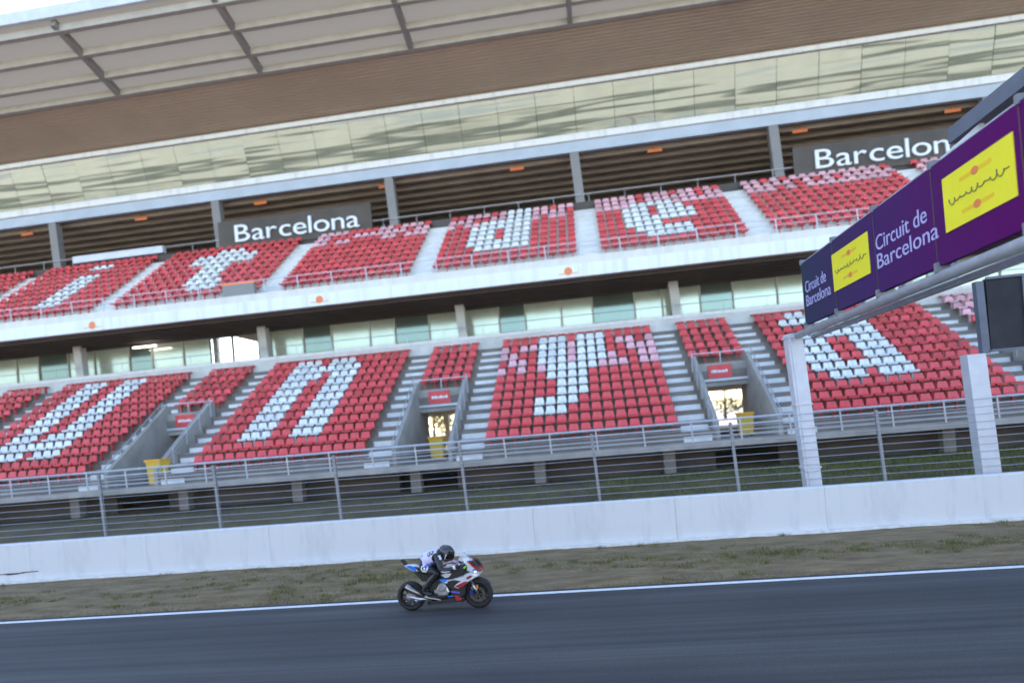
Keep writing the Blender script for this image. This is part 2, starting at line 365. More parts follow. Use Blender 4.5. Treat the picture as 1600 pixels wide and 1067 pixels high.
SM = {c: seat_mesh('seat_' + n, n) for c, n in (('r', 'red'), ('w', 'white_seat'), ('p', 'pink'))}
def seat_rest(name, items, parent):
    s = MB(); order = ['r', 'w', 'p']
    for c, x, y, z in items:
        me = SM[c]; i0 = len(s.v)
        dx = random.uniform(-0.006, 0.006); t = random.uniform(-0.015, 0.015)
        s.v += [(v.co.x + x + dx, v.co.y + y + t * v.co.z, v.co.z + z) for v in me.vertices]
        for p in me.polygons: s.f.append(tuple(i0 + q for q in p.vertices)); s.m.append(order.index(c))
    o = s.build(name, ['red', 'white_seat', 'pink'], parent); tag(o, kind='stuff'); return o

# lower tier : stepped concrete, cut away over each portal
lower = MB()
spans_low = []                           # (x0, x1, first row)
xs = XL
for k in BAYS:
    a = RX(k); spans_low.append((xs, a + 0.72, 0)); spans_low.append((a + 0.72, a + 4.0 - 0.72, PORT)); xs = a + 4.0 - 0.72
spans_low.append((xs, XR, 0))
for x0, x1, r0 in spans_low:
    for r in range(r0, ROWS):
        y, z = step(r)
        lower.box(x0, x1, y - 0.38, y - 0.38 + TR + (2.5 if r == ROWS - 1 else 0.02), z - RI - 0.12, z)
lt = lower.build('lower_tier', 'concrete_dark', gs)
mb = MB(); mb.box(XL, XR, 26.9, 27.618, 2.12, 2.36); mb.build('front_walkway', 'concrete', gs)
# undercroft back wall and piers
mb = MB()
xs = XL
for k in BAYS:
    a = RX(k); mb.box(xs, a + 0.72, 28.3, 28.6, 0.5, 2.3); xs = a + 3.28
mb.box(xs, XR, 28.3, 28.6, 0.5, 2.3); mb.build('undercroft_wall', 'brown_dark', gs)
for i in range(24):
    x = -70 + 5.2 * i; mb = MB(); mb.box(x - 0.22, x + 0.22, 27.35, 27.75, 1.2, 2.12); mb.build('pier', 'concrete_dark', gs)
BM = {
 'u': ["................"] + ["...###..###....."] * 7 + ["...###.####.....", "...########.....", "....###.###.....", "." * 16, "." * 16],
 'n': ["................", "...###.###......", "...########.....", "...####.###....."] + ["...###..###....."] * 7 + ["." * 16, "." * 16],
 'y': ["................", "....###.###.....", "....###.###.....", "....###.###.....", "....###.###.....", ".....#####......", ".....####.......", "......###.......", "......###.......", "....####........", "....###.........", "." * 16, "." * 16],
 'a': ["................", "...#####........", "..########......", "......####......", "...#######......", "..###..###......", "..###..###......", "..###..###......", "..########......", "...###.###......", "." * 16, "." * 16, "." * 16],
 'l': ["................"] + ["......###......."] * 10 + ["." * 16, "." * 16],
 '': ["." * 16] * 13}
LETTERS = {-3: 'l', -2: 'u', -1: 'n', 0: 'y', 1: 'a'}
items = []
for k in range(-4, 4):
    a = RX(k); x0 = a + 4.0 + 0.62; x1 = RX(k + 1) - 0.62; n_ = 16; p = (x1 - x0) / n_
    bmp = BM[LETTERS.get(k, '')]
    for r in range(ROWS):
        y, z = step(r); row = bmp[ROWS - 1 - r]
        for i in range(n_):
            c = 'w' if row[i] == '#' else 'r'
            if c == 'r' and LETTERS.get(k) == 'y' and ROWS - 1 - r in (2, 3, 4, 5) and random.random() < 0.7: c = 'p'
            items.append((c, x0 + p * (i + 0.5), y + 0.08, z))
    x0 = a + 0.66; x1 = a + 4.0 - 0.66; n_ = 5; p = (x1 - x0) / n_
    for r in range(PORT + 1, ROWS):
        y, z = step(r)
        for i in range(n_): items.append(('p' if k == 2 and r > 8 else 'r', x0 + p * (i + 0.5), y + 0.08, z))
vis = lambda t: -t[2] * 0.93 - 1.5 < t[1] < t[2] * 0.60
near = sorted([t for t in items if vis(t)], key=lambda t: t[2] * t[2] + t[1] * t[1])[:300]
ns = set(near)
for c, x, y, z in near:
    o = link('seat', SM[c], (x, y, z), lt); o.rotation_euler = (random.uniform(-0.02, 0.02), 0, random.uniform(-0.03, 0.03))
seat_rest('seat_rows', [t for t in items if t not in ns], lt)
# aisle stairs
for k in range(-4, 4):
    for ax in (RX(k), RX(k) + 4.0):
        mb = MB()
        for r in range(ROWS):
            y, z = step(r)
            mb.box(ax - 0.55, ax + 0.55, y - 0.40, y + 0.0, z - RI - 0.02, z - RI / 2 + 0.012)
            mb.box(ax - 0.55, ax + 0.55, y + 0.0, y + 0.365, z - RI - 0.02, z + 0.012)
        st = mb.build('aisle_stair', 'stair_concrete', lt)
    # stair hand rails either side of the portal
# entrance portals
for k in range(-4, 4):
    a = RX(k) + 0.72; b = RX(k) + 3.28
    pt = MB()
    yf, zf = step(0); yb, zb = step(PORT)
    for xa, xb in ((a - 0.02, a + 0.16), (b - 0.16, b + 0.02)):           # sloping cheek walls
        pts = [(27.62, 2.3), (27.62, 3.05), (yb - 0.3, zb + 0.75), (yb + 0.05, zb + 0.75), (yb + 0.05, 2.3)]
        A = [(xa, y, z) for y, z in pts]; B = [(xb, y, z) for y, z in pts]
        for j in range(5): pt.face([A[j], A[(j + 1) % 5], B[(j + 1) % 5], B[j]])
        pt.face(A); pt.face(B[::-1])
    pt.box(a - 1.0, b + 1.0, 27.625, 34.0, 2.05, 2.30)                       # floor
    pt.box(a + 0.0, a + 0.16, yb + 0.05, yb + 1.2, 2.3, 4.62); pt.box(b - 0.16, b + 0.0, yb + 0.05, yb + 1.2, 2.3, 4.62)
    pt.box(a, b, yb - 0.36, yb + 1.2, 4.62, 4.85)                              # lintel and tunnel ceiling
    pt.box(a + 0.16, b - 0.16, yb - 0.36, yb - 0.26, 4.85, zb + 0.35)
    po = pt.build('entrance_portal', 'concrete', gs)
    mb = MB(); mb.box(a + 0.65, b - 0.85, yb - 0.41, yb - 0.37, 5.0, 5.62); sgn = mb.build('portal_sign', 'red', po)
    mb = MB()
    xx = a + 0.8
    while xx < b - 1.05:
        wd = random.uniform(0.05, 0.13); mb.box(xx, xx + wd, yb - 0.414, yb - 0.409, 5.25, 5.25 + random.choice((0.10, 0.13, 0.13))); xx += wd + 0.03
    tag(mb.build('sign_lettering', 'sign_white', sgn), kind='stuff')
    mb = MB(); mb.box(a, b, yb - 0.44, yb - 0.38, 4.86, 4.97); mb.build('lintel_trim', 'steel_pale', po)
    mb = MB()
    mb.tube([(a - 0.1, yb - 0.2, zb + 0.85), (b + 0.1, yb - 0.2, zb + 0.85)], 0.025, 6)
    for xx in (a, (a + b) / 2, b): mb.tube([(xx, yb - 0.2, zb + 0.3), (xx, yb - 0.2, zb + 0.85)], 0.02, 6)
    mb.build('guard_rail', 'steel_pale', po)
    for sx in (a - 0.03, b + 0.03):
        mb = MB()
        mb.tube([(sx, 27.7, 3.3), (sx, yb - 0.3, zb + 1.0)], 0.024, 6); mb.tube([(sx, 27.7, 2.95), (sx, yb - 0.3, zb + 0.65)], 0.018, 6)
        for t in (0.02, 0.25, 0.5, 0.75, 0.98):
            y = 27.7 + (yb - 28.0) * t; z = 3.3 + (zb - 2.3) * t; mb.tube([(sx, y, z - 0.9), (sx, y, z)], 0.02, 6)
        mb.build('stair_rail', 'steel', po)
# front railing
fr = link('front_railing', None, (0, 27.0, 2.36), gs)
def post_row(xs, y, z0, z1, hw, parent):
    mb = MB(); mb.box(-hw, hw, -hw, hw, 0, z1 - z0, lean=LEAN); o = mb.build('post', 'steel', parent); me = o.data
    W[o.name] = Vector((xs[0], y, z0)); o.location = W[o.name] - W[parent.name]
    for x in xs[1:]: link('post', me, (x, y, z0), parent)
post_row([-74 + 1.85 * i for i in range(70)], 27.0, 2.36, 3.17, 0.025, fr)
for z, r in ((3.17, 0.030), (2.93, 0.026), (2.70, 0.015), (2.52, 0.015)):
    mb = MB(); mb.tube([(XL, 27.0, z), (XR, 27.0, z)], r, 8); mb.build('rail', 'steel_pale', fr)
# concourse behind lower tier
mb = MB(); mb.box(XL, XR, 37.30, 37.42, 7.98, 8.62); mb.build('parapet', 'concrete_pale', gs)
mb = MB(); mb.box(XL, XR, 37.26, 37.46, 8.62, 8.80); mb.build('parapet_cap', 'white_clad', gs)
mb = MB(); mb.tube([(XL, 37.4, 9.35), (XR, 37.4, 9.35)], 0.02, 6)
for i in range(60): mb.tube([(-74 + 2.2 * i, 37.4, 8.8), (-74 + 2.2 * i - 0.025, 37.4, 9.35)], 0.015, 5)
mb.build('concourse_railing', 'steel', gs)
mb = MB(); mb.box(XL, XR, 36.8, 52.0, 7.55, 7.9); mb.build('concourse_floor', 'concrete_dark', gs)
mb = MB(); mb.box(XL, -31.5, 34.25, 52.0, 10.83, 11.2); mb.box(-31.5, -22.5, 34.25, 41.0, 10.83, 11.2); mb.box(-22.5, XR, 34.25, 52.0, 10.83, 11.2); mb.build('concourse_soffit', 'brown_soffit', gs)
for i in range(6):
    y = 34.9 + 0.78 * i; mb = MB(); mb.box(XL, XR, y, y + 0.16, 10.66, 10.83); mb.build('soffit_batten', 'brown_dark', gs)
su = empty('suite_glazing', (0, 39.2, 7.9)); su.parent = gs; su.location = Vector((0, 39.2, 7.9)) - W[gs.name]; W[su.name] = Vector((0, 39.2, 7.9))
x = -60.0; i = 0
WIN = (-21.75, -19.95)
pat = ['glass_pale', 'glass_green', 'glass_dark', 'glass_pale', 'glass_green', 'glass_pale', 'glass_dark', 'glass_green', 'glass_pale', 'glass_pale', 'glass_dark']
while x < 44:
    wd = (1.55, 2.1, 1.8, 2.4)[i % 4]
    if not (x + wd > WIN[0] and x < WIN[1]):
        mt = pat[(i * 7 + i // 3) % len(pat)]
        mb = MB(); mb.box(x + 0.05, x + wd - 0.05, 39.2 + random.uniform(0, 0.02), 39.24, 7.95, 10.60); p_ = mb.build('pane', mt, su)
        p_.rotation_euler = (random.uniform(-0.006, 0.006), 0, random.uniform(-0.01, 0.01))
        mb = MB(); mb.box(x - 0.045, x + 0.045, 39.14, 39.30, 7.9, 10.66); mb.build('mullion', 'roof_beam', su)
        if mt != 'glass_dark' and i % 3 == 0:
            mb = MB(); mb.box(x + 0.05, x + wd - 0.05, 39.15, 39.19, 9.0, 9.06); mb.build('transom', 'roof_beam', su)
    x += wd; i += 1
mb = MB(); mb.box(XL, XR, 39.1, 39.3, 10.60, 10.83); mb.build('head_rail', 'brown_dark', su)
mb = MB(); mb.box(XL, WIN[0] - 1.6, 39.5, 39.7, 7.9, 10.83); mb.box(WIN[1] + 1.3, XR, 39.5, 39.7, 7.9, 10.83); mb.build('inner_wall', 'brown_dark', gs)
mb = MB()                                   # through-passage beside the bright window
for xa in (WIN[0] - 1.3, WIN[1] + 1.0):
    A = [(xa, 39.3), (xa + 0.3, 39.3), (xa * 51 / 39.3 + 0.3, 51.6), (xa * 51 / 39.3, 51.6)]
    mb.mesh([(x_, y_, z_) for z_ in (7.9, 13.4) for x_, y_ in A], [(0, 1, 2, 3), (4, 5, 6, 7), (0, 1, 5, 4), (1, 2, 6, 5), (2, 3, 7, 6), (3, 0, 4, 7)])
mb.box(WIN[0], WIN[0] + 0.12, 39.15, 39.3, 7.9, 10.83); mb.box(WIN[1] - 0.1, WIN[1], 39.15, 39.3, 7.9, 10.83)
mb.build('passage_wall', 'roof_grey', gs)
for i in range(9):
    x = -55 + 12.0 * i; mb = MB(); mb.box(x - 0.25, x + 0.25, 37.9, 38.4, 7.9, 10.83, lean=LEAN); mb.build('concourse_column', 'concrete_pale', gs)
for x, y, z in ((19.7, 38.9, 8.95), (-27.0, 38.4, 10.35)):
    mb = MB(); mb.box(x - 0.75, x + 0.75, y, y + 0.1, z, z + 0.07); mb.build('light_fitting', 'tubelight', gs)
# upper tier
UR, UT, UI, UY, UZ = 10, 0.70, 0.475, 35.5, 12.05
def ustep(r): return UY + UT * r, UZ + UI * r
mb = MB()
for r in range(UR):
    y, z = ustep(r); mb.box(XL, XR, y - 0.35, y - 0.35 + UT + (1.2 if r == UR - 1 else 0.02), z - UI - 0.15, z)
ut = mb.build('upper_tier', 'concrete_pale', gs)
mb = MB(); mb.box(XL, XR, 34.06, 34.30, 10.78, 11.42); fas = mb.build('upper_tier_fascia', 'white_clad', gs)
mb = MB(); mb.box(XL, XR, 34.10, 34.30, 11.42, 11.80); mb.build('fascia_cap', 'cream', fas)
mb = MB(); mb.box(XL, XR, 34.20, 35.2, 11.3, 11.62); mb.build('upper_walkway', 'concrete_pale', gs)
for i in range(8):
    x = -66.2 + 13.1 * i; mb = MB()
    mb.ring((x, 34.045, 11.10), [(0.0, 0.0), (0.20, 0.0), (0.20, 0.012), (0.0, 0.012)], 16); mb.box(x - 0.5, x + 0.5, 34.05, 34.058, 10.96, 11.0)
    mb.build('emblem', 'orange', fas)
ur = link('upper_railing', None, (0, 34.52, 11.62), gs)
post_row([-74 + 1.9 * i for i in range(66)], 34.52, 11.62, 12.6, 0.02, ur)
for z, r in ((12.6, 0.022), (12.3, 0.013), (12.0, 0.013)):
    mb = MB(); mb.tube([(XL, 34.52, z), (XR, 34.52, z)], r, 6); mb.build('rail', 'steel_pale', ur)
UA = [-55.0, -45.8, -36.6, -27.4, -17.2, -8.55, 0.45, 9.15, 18.8, 28.2, 37.5]
UB = {
 'i': ["...............", ".......###.....", "..............."] + [".......###....."] * 6 + ["..............."],
 't': ["...............", "......###......", "....#######....", "....#######....", "......###......", "......###......", "......###......", "......####.....", ".......###.....", "..............."],
 'd': [".......###.....", ".......###.....", "....######.....", "...#######.....", "...###.###.....", "...###.###.....", "...#######.....", "....######.....", "...............", "..............."],
 'e': ["...............", "...............", "....#####......", "...###.###.....", "...###.####....", "...########....", "...####........", "....######.....", ".....#####.....", "..............."],
 '': ["." * 15] * 10}
UL = {2: 'i', 3: 't', 5: 'd', 6: 'e'}
its = []
for k in range(1, len(UA) - 2):
    x0 = UA[k] + 0.6; x1 = UA[k + 1] - 0.6; p = (x1 - x0) / 15; bmp = UB[UL.get(k, '')]
    for r in range(UR):
        y, z = ustep(r)
        for i in range(15):
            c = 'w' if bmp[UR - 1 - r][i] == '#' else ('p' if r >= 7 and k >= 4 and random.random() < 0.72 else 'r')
            its.append((c, x0 + p * (i + 0.5), y + 0.07, z))
seat_rest('seat_rows', its, ut)
for ax in UA[1:-1]:
    mb = MB()
    for r in range(UR):
        y, z = ustep(r)
        mb.box(ax - 0.5, ax + 0.5, y - 0.37, y + 0.0, z - UI - 0.02, z - UI / 2 + 0.012); mb.box(ax - 0.5, ax + 0.5, y, y + 0.33, z - UI - 0.02, z + 0.012)
    mb.build('aisle_stair', 'stair_concrete', ut)
mb = MB(); mb.box(-34.2, -27.6, 42.0, 42.4, 17.15, 17.6); mb.build('service_duct', 'steel_pale', gs)
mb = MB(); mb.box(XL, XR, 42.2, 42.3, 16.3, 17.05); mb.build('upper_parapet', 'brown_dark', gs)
mb = MB(); mb.tube([(XL, 42.25, 17.55), (XR, 42.25, 17.55)], 0.02, 6)
for i in range(60): mb.tube([(-74 + 2.2 * i, 42.25, 17.05), (-74 + 2.2 * i, 42.25, 17.55)], 0.014, 5)
mb.build('upper_back_rail', 'steel_pale', gs)
# gallery recess: floor, soffit beams, columns
mb = MB(); mb.box(XL, XR, 42.0, 52.0, 15.7, 16.2); mb.build('gallery_floor', 'concrete_dark', gs)
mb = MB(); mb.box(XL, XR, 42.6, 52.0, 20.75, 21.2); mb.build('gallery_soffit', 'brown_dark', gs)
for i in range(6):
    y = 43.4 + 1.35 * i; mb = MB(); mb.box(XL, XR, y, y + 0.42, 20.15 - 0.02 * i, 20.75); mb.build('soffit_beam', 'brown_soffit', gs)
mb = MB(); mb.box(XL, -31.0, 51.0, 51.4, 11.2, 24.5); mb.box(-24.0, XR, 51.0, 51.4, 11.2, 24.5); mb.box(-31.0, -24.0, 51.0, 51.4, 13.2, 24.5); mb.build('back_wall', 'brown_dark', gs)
mb = MB()                                   # lower rear wall with passages left open
for x in [XL + 6.0 * i for i in range(23)]: mb.box(x - 0.2, x + 0.2, 54.0, 54.4, 2.0, 4.9)
mb.box(XL, XR, 54.0, 54.4, 4.9, 7.9); mb.box(XL, XR, 51.0, 53.99, 7.6, 7.9)
mb.box(XL, -30.6, 51.5, 51.8, 7.9, 11.2); mb.box(-24.2, XR, 51.5, 51.8, 7.9, 11.2)
mb.build('rear_wall', 'concrete', gs)
for i in range(11):
    x = -59.7 + 12.0 * i; mb = MB(); mb.box(x - 0.28, x + 0.28, 42.42, 42.95, 16.2, 20.35, lean=LEAN); mb.build('gallery_column', 'roof_grey', gs)
for i in range(9):
    x = -38.6 + 8.75 * i; mb = MB(); mb.box(x - 0.45, x + 0.45, 43.28, 43.36, 19.95, 20.14); mb.box(x - 0.03, x + 0.03, 43.3, 43.34, 20.1, 20.4); mb.build('exit_sign', 'orange', gs)
# third level: fascia, mirror glazing
mb = MB(); mb.box(XL, XR, 42.36, 42.75, 20.25, 20.92); f3 = mb.build('gallery_fascia', 'bluegrey', gs)
mb = MB(); mb.box(XL, XR, 42.20, 42.70, 20.92, 21.32); mb.build('fascia_band', 'white_clad', f3)
gg = link('mirror_gallery', None, (0, 42.5, 21.32), gs)
x = -62.0
while x < 46:
    wd = 2.4; mb = MB()
    mb.mesh([(x_, y_ - (0.86 if z_ > 22 else 0.0), z_) for z_ in (21.33, 23.86) for y_ in (42.46, 42.50) for x_ in (x + 0.012, x + wd - 0.012)], [(0, 2, 3, 1), (4, 5, 7, 6), (0, 1, 5, 4), (2, 6, 7, 3), (0, 4, 6, 2), (1, 3, 7, 5)])
    p_ = mb.build('pane', 'mirror', gg)
    p_.rotation_euler = (random.uniform(-0.008, 0.008), 0, random.uniform(-0.012, 0.012)); x += wd
mb = MB(); mb.box(XL, XR, 42.56, 42.7, 21.3, 24.1); mb.build('lining', 'brown_dark', gg)
mb = MB(); mb.box(XL, XR, 41.35, 42.7, 23.87, 24.16); mb.build('eaves_trim', 'white_clad', gs)
# roof: ribbed ceiling rising towards the track
def rz(y): return 24.22 + (41.7 - y) * 0.28
mb = MB(); y = 41.9; P = []
while y > 37.6:
    P.append(y); y -= 0.24
for y in P:
    ya, yb = y, y - 0.15; za, zb = rz(ya), rz(yb)
    mb.mesh([(x_, y_, z_) for x_ in (XL, XR) for y_, z_ in ((ya, za), (yb, zb), (yb, zb + 0.10), (ya, za + 0.10))], [(0, 1, 5, 4), (1, 2, 6, 5), (2, 3, 7, 6), (3, 0, 4, 7), (0, 1, 2, 3), (4, 5, 6, 7)])
roof = mb.build('roof', 'rib', gs)
mb = MB(); mb.mesh([(x_, y_, rz(y_) + dz) for dz in (0.13, 0.16) for x_, y_ in ((XL, 37.6), (XR, 37.6), (XR, 42.0), (XL, 42.0))], [(0, 1, 2, 3), (4, 5, 6, 7), (0, 1, 5, 4), (1, 2, 6, 5), (2, 3, 7, 6), (3, 0, 4, 7)]); mb.build('rib_gap_shade', 'board_dark', roof)  # added dark sheet; shade between the ribs is put into its colour
mb = MB(); A = [(52.5, 24.5), (42.2, 24.45), (32.5, rz(32.5) + 0.30), (32.5, rz(32.5) + 0.70), (42.2, 25.3), (52.5, 25.2)]
a = [(XL - 1, y, z) for y, z in A]; b = [(XR + 1, y, z) for y, z in A]
for j in range(6): mb.face([a[j], a[(j + 1) % 6], b[(j + 1) % 6], b[j]])
mb.face(a); mb.face(b[::-1]); mb.build('roof_sheet', 'roof_fill', roof)
for y in (37.5, 36.2, 34.6, 33.0):
    mb = MB(); mb.box(XL, XR, y - 0.16, y + 0.16, rz(y) - 0.12, rz(y) + 0.24); mb.build('purlin', 'roof_beam', roof)
for i in range(14):
    x = -71.5 + 9.0 * i
    mb = MB(); mb.bar((x, 37.3, rz(37.3) - 0.02), (x, 32.6, rz(32.6) + 0.10), 0.28, 0.4); mb.build('rafter', 'roof_grey', roof)
mb = MB(); mb.box(XL - 1, XR + 1, 32.3, 32.49, rz(32.4) + 0.15, rz(32.4) + 0.78); mb.build('roof_edge', 'steel_pale', roof)

# ------------------------------------------------------------------ Barcelona letter boards
def letter_board(x0, x1, zb, h, label):
    t = empty('letter_sign', ((x0 + x1) / 2, 41.95, zb - 0.1), label, 'sign', 'white letter signs under the gallery')
    mb = MB(); mb.box(x0 - 1.2, x1 + 0.8, 42.08, 42.16, zb - 0.4, zb + h * 1.3); mb.build('backing_panel', 'brown_dark', t)
    ms = [text_mesh(c, 1.0, 0.06) for c in 'Barcelona']
    ws = []
    for me in ms:
        X = [v.co.x for v in me.vertices]; ws.append((min(X), max(X)))
    gap = 0.07; tot = sum(b - a for a, b in ws) + gap * 8; s = (x1 - x0) / tot; x = x0; hs = h / 0.70
    for me, (a, b) in zip(ms, ws):
        for v in me.vertices: v.co = Vector(((v.co.x - a) * s, -v.co.z, v.co.y * hs))
        me.materials.append(MT['sign_white']); bm = bmesh.new(); bm.from_mesh(me); bmesh.ops.recalc_face_normals(bm, faces=bm.faces); bm.to_mesh(me); bm.free()
        link('letter', me, (x, 42.0, zb), t); x += (b - a + gap) * s
letter_board(-22.4, -13.9, 17.2, 1.12, 'white Barcelona lettering above the upper seats on the left, below the roof glare')
letter_board(14.2, 22.6, 17.2, 1.12, 'white Barcelona lettering above the upper seats on the right, cut off by the purple banner')

# ------------------------------------------------------------------ start gantry
gt = empty('start_gantry', (5.85, 20.2, 0), 'steel gantry over the track carrying a long purple banner with yellow squares', 'gantry')
def post(x, y, h, w_):
    mb = MB(); mb.box(x - w_ / 2, x + w_ / 2, y - w_ / 2, y + w_ / 2, 0, h, lean=LEAN)
    for z_ in (1.7, 3.5, h - 0.12):
        xo = x - LEAN * z_; mb.box(xo - w_ / 2 - 0.03, xo + w_ / 2 + 0.03, y - w_ / 2 - 0.03, y + w_ / 2 + 0.03, z_, z_ + 0.05)
        for q in (-1, 0, 1): mb.box(xo + q * w_ * 0.33 - 0.02, xo + q * w_ * 0.33 + 0.02, y - w_ / 2 - 0.05, y - w_ / 2 - 0.03, z_ + 0.005, z_ + 0.045)
    mb.tube([(x - w_ * 0.3, y - w_ / 2 - 0.02, 0), (x - w_ * 0.3 - LEAN * h, y - w_ / 2 - 0.02, h)], 0.018, 6)
    mb.box(x - w_ * 0.8, x + w_ * 0.8, y - w_ * 0.8, y + w_ * 0.8, 0, 0.12); return mb
post(6.05, 20.2, 5.55, 0.42).build('post', 'steel_pale', gt)
post(6.05, -3.4, 5.55, 0.42).build('post', 'steel_pale', gt)
mb = MB(); mb.box(5.85, 5.97, -3.4, 19.1, 5.66, 7.30); ban = mb.build('banner', 'banner', gt)
for i in range(10):
    y = 19.05 - 2.35 * i
    mb = MB(); mb.box(5.842, 5.849, y - 0.006, y + 0.006, 5.66, 7.30); mb.build('seam', 'ink', ban)
    mb = MB(); mb.box(5.80, 5.99, y - 0.05, y + 0.05, 5.56, 5.72); mb.build('clamp', 'fence_steel', gt)
    mb = MB(); mb.box(5.82, 6.08, y - 0.04, y + 0.04, 7.27, 7.40); mb.build('clamp', 'fence_steel', gt)
mb = MB(); mb.tube([(5.88, 20.3, 5.48), (5.88, -3.5, 5.48)], 0.10, 12); mb.build('lower_tube', 'steel', gt, smooth=True)
mb = MB(); mb.tube([(6.3, 20.0, 5.42), (6.3, -3.5, 5.42)], 0.07, 10); mb.build('lower_tube', 'steel', gt, smooth=True)
mb = MB(); mb.tube([(6.05, 19.4, 7.38), (6.05, -3.5, 7.38)], 0.06, 10); mb.build('upper_tube', 'steel', gt, smooth=True)
mb = MB(); mb.box(7.4, 7.75, -3.5, 14.4, 8.45, 8.75); mb.build('lighting_beam', 'gantry_dark', gt)
for y in (13.5, 9.0, 4.0, -1.0):
    mb = MB(); mb.bar((7.55, y, 8.45), (6.1, y, 7.35), 0.08, 0.08); mb.build('brace', 'steel', gt)
for i in range(12):
    y = 19.4 - 1.9 * i; mb = MB(); mb.bar((5.98, y, 5.5), (6.2, y - 0.95, 7.35), 0.05, 0.05); mb.bar((6.2, y - 0.95, 7.35), (5.98, y - 1.9, 5.5), 0.05, 0.05); mb.build('lacing', 'steel', gt)
for y0, y1 in ((16.75, 14.65), (11.65, 9.8), (6.6, 4.7), (1.6, -0.3)):
    mb = MB(); mb.box(5.838, 5.852, y1, y0, 6.12, 6.98); sq = mb.build('yellow_square', 'yellow', ban)
    mb = MB(); pts = []; n_ = 110                             # a handwritten dark line, not legible in the photograph
    for q in range(n_):
        u = q / (n_ - 1); a_ = u * 62; pts.append((5.834, y0 - 0.14 - (y0 - y1 - 0.28) * u - 0.035 * math.cos(a_), 6.55 + 0.05 * math.sin(a_) * (0.6 + 0.5 * math.sin(u * 17)) + 0.012 * math.sin(u * 40)))
    mb.tube(pts, 0.009, 4); mb.build('script_mark', 'ink', sq)
    for zc in (6.80, 6.31):
        mb = MB(); mb.ring((0, 0, 0), [(0.0, 0.0), (0.06, 0.0), (0.06, 0.006), (0.0, 0.006)], 14)
        mb.v = [(5.837 - y_, (y0 + y1) / 2 - x_ * 1.6, zc + z_) for x_, y_, z_ in mb.v]; mb.build('orange_spot', 'orange', sq)
        mb = MB(); mb.box(5.8355, 5.839, (y0 + y1) / 2 - 0.42, (y0 + y1) / 2 + 0.42, zc - 0.03, zc + 0.03); mb.build('amber_bar', 'amber_ink', sq)
for a_, b_ in ((14.35, 11.85), (9.3, 6.9), (18.9, 16.95)):
    for line, zc, sh in (('Circuit de', 6.60, 0.25), ('Barcelona', 6.24, 0.0)):
        me = text_mesh(line, 0.42, 0.004); xs_ = [v.co.x for v in me.vertices]; k_ = (a_ - b_ - 0.1) * (0.86 if sh else 1.0) / (max(xs_) - min(xs_))
        for v in me.vertices: v.co = Vector((-v.co.z, -(v.co.x - min(xs_)) * k_, v.co.y))
        me.materials.append(MT['lav']); _l = link('lettering', me, (5.846, a_ - 0.05, zc - 0.12), ban); tag(_l, kind='stuff')
# timing board on its own post
tb = empty('timing_board', (10.75, 20.25, 0), 'dark board on a grey post behind the wall at the right edge', 'board')
mb = MB(); mb.box(10.52, 11.0, 20.05, 20.45, 0, 4.5, lean=LEAN); mb.build('post', 'steel_pale', tb)
mb = MB(); mb.box(10.78, 10.98, 20.15, 20.35, 4.5, 6.5, lean=LEAN * 0.4); mb.build('mast', 'gantry_dark', tb)
mb = MB(); mb.box(11.0, 15.6, 20.14, 20.30, 4.56, 6.55); mb.build('panel', 'board_dark', tb)
mb = MB()
for z in (4.52, 6.52): mb.box(10.98, 15.65, 20.08, 20.13, z, z + 0.07)
for x in (11.9, 12.9, 13.9, 14.9): mb.box(x, x + 0.05, 20.085, 20.13, 4.59, 6.52)
mb.build('frame', 'gantry_dark', tb)

# ------------------------------------------------------------------ pit building facing the stand from behind the camera
mb = MB(); mb.box(-120, 100, -40, -18.0, 0, 4.2); mb.box(-120, 100, -39, -17.2, 4.2, 12.5); pb_ = mb.build('pit_building', 'pit_render')
tag(pb_, 'long pale pit building reflected in the mirror glass below the roof', 'building')
for i in range(34):
    x = -104 + 6 * i; mb = MB(); mb.box(x, x + 4.4, -18.0, -17.97, 0.1, 3.6); mb.build('garage_door', 'bluegrey', pb_)
mb = MB(); mb.box(-118, 98, -17.2, -17.17, 5.6, 8.0); mb.build('window_band', 'pit_window', pb_)

# ------------------------------------------------------------------ small things in the stand
t = empty('camera_platform', (-18.4, 34.35, 11.62), 'grey box platform with an orange cover at the front of the upper seats', 'platform')
mb = MB(); mb.box(-19.3, -17.5, 34.32, 34.48, 11.8, 12.45); mb.build('side_panel', 'roof_grey', t)
mb = MB(); mb.box(-19.35, -17.45, 34.31, 35.0, 12.45, 12.55); mb.build('cover', 'orange', t)
for x in (-19.25, -17.6): 
    mb = MB(); mb.box(x, x + 0.08, 34.55, 34.63, 11.62, 12.45); mb.build('leg', 'steel', t)
def bin_(x, y, z, s, label):
    t = empty('wheeled_bin', (x, y, z), label, 'bin', 'yellow bins at the entrances')
    mb = MB(); vs = []
    for zz, k in ((0.08, 0.82), (0.95, 1.0)):
        vs += [(x + sx * 0.30 * k * s, y + sy * 0.32 * k * s, z + zz * s) for sx, sy in ((-1, -1), (1, -1), (1, 1), (-1, 1))]
    mb.mesh(vs, [(0, 1, 2, 3), (4, 5, 6, 7), (0, 1, 5, 4), (1, 2, 6, 5), (2, 3, 7, 6), (3, 0, 4, 7)]); mb.build('body', 'yellow_bin', t)
    mb = MB(); mb.box(x - 0.33 * s, x + 0.33 * s, y - 0.37 * s, y + 0.36 * s, z + 0.95 * s, z + 1.03 * s); mb.build('lid', 'orange_lid', t)
    for sx in (-1, 1):
        mb = MB(); mb.ring((0, 0, 0), [(0.0, -0.03), (0.1, -0.03), (0.1, 0.03), (0.0, 0.03)], 14)
        mb.v = [(x + sx * 0.27 * s + b_, y + 0.3 * s + a_, z + 0.1 * s + c_) for a_, b_, c_ in mb.v]; mb.build('wheel', 'scuff', t)
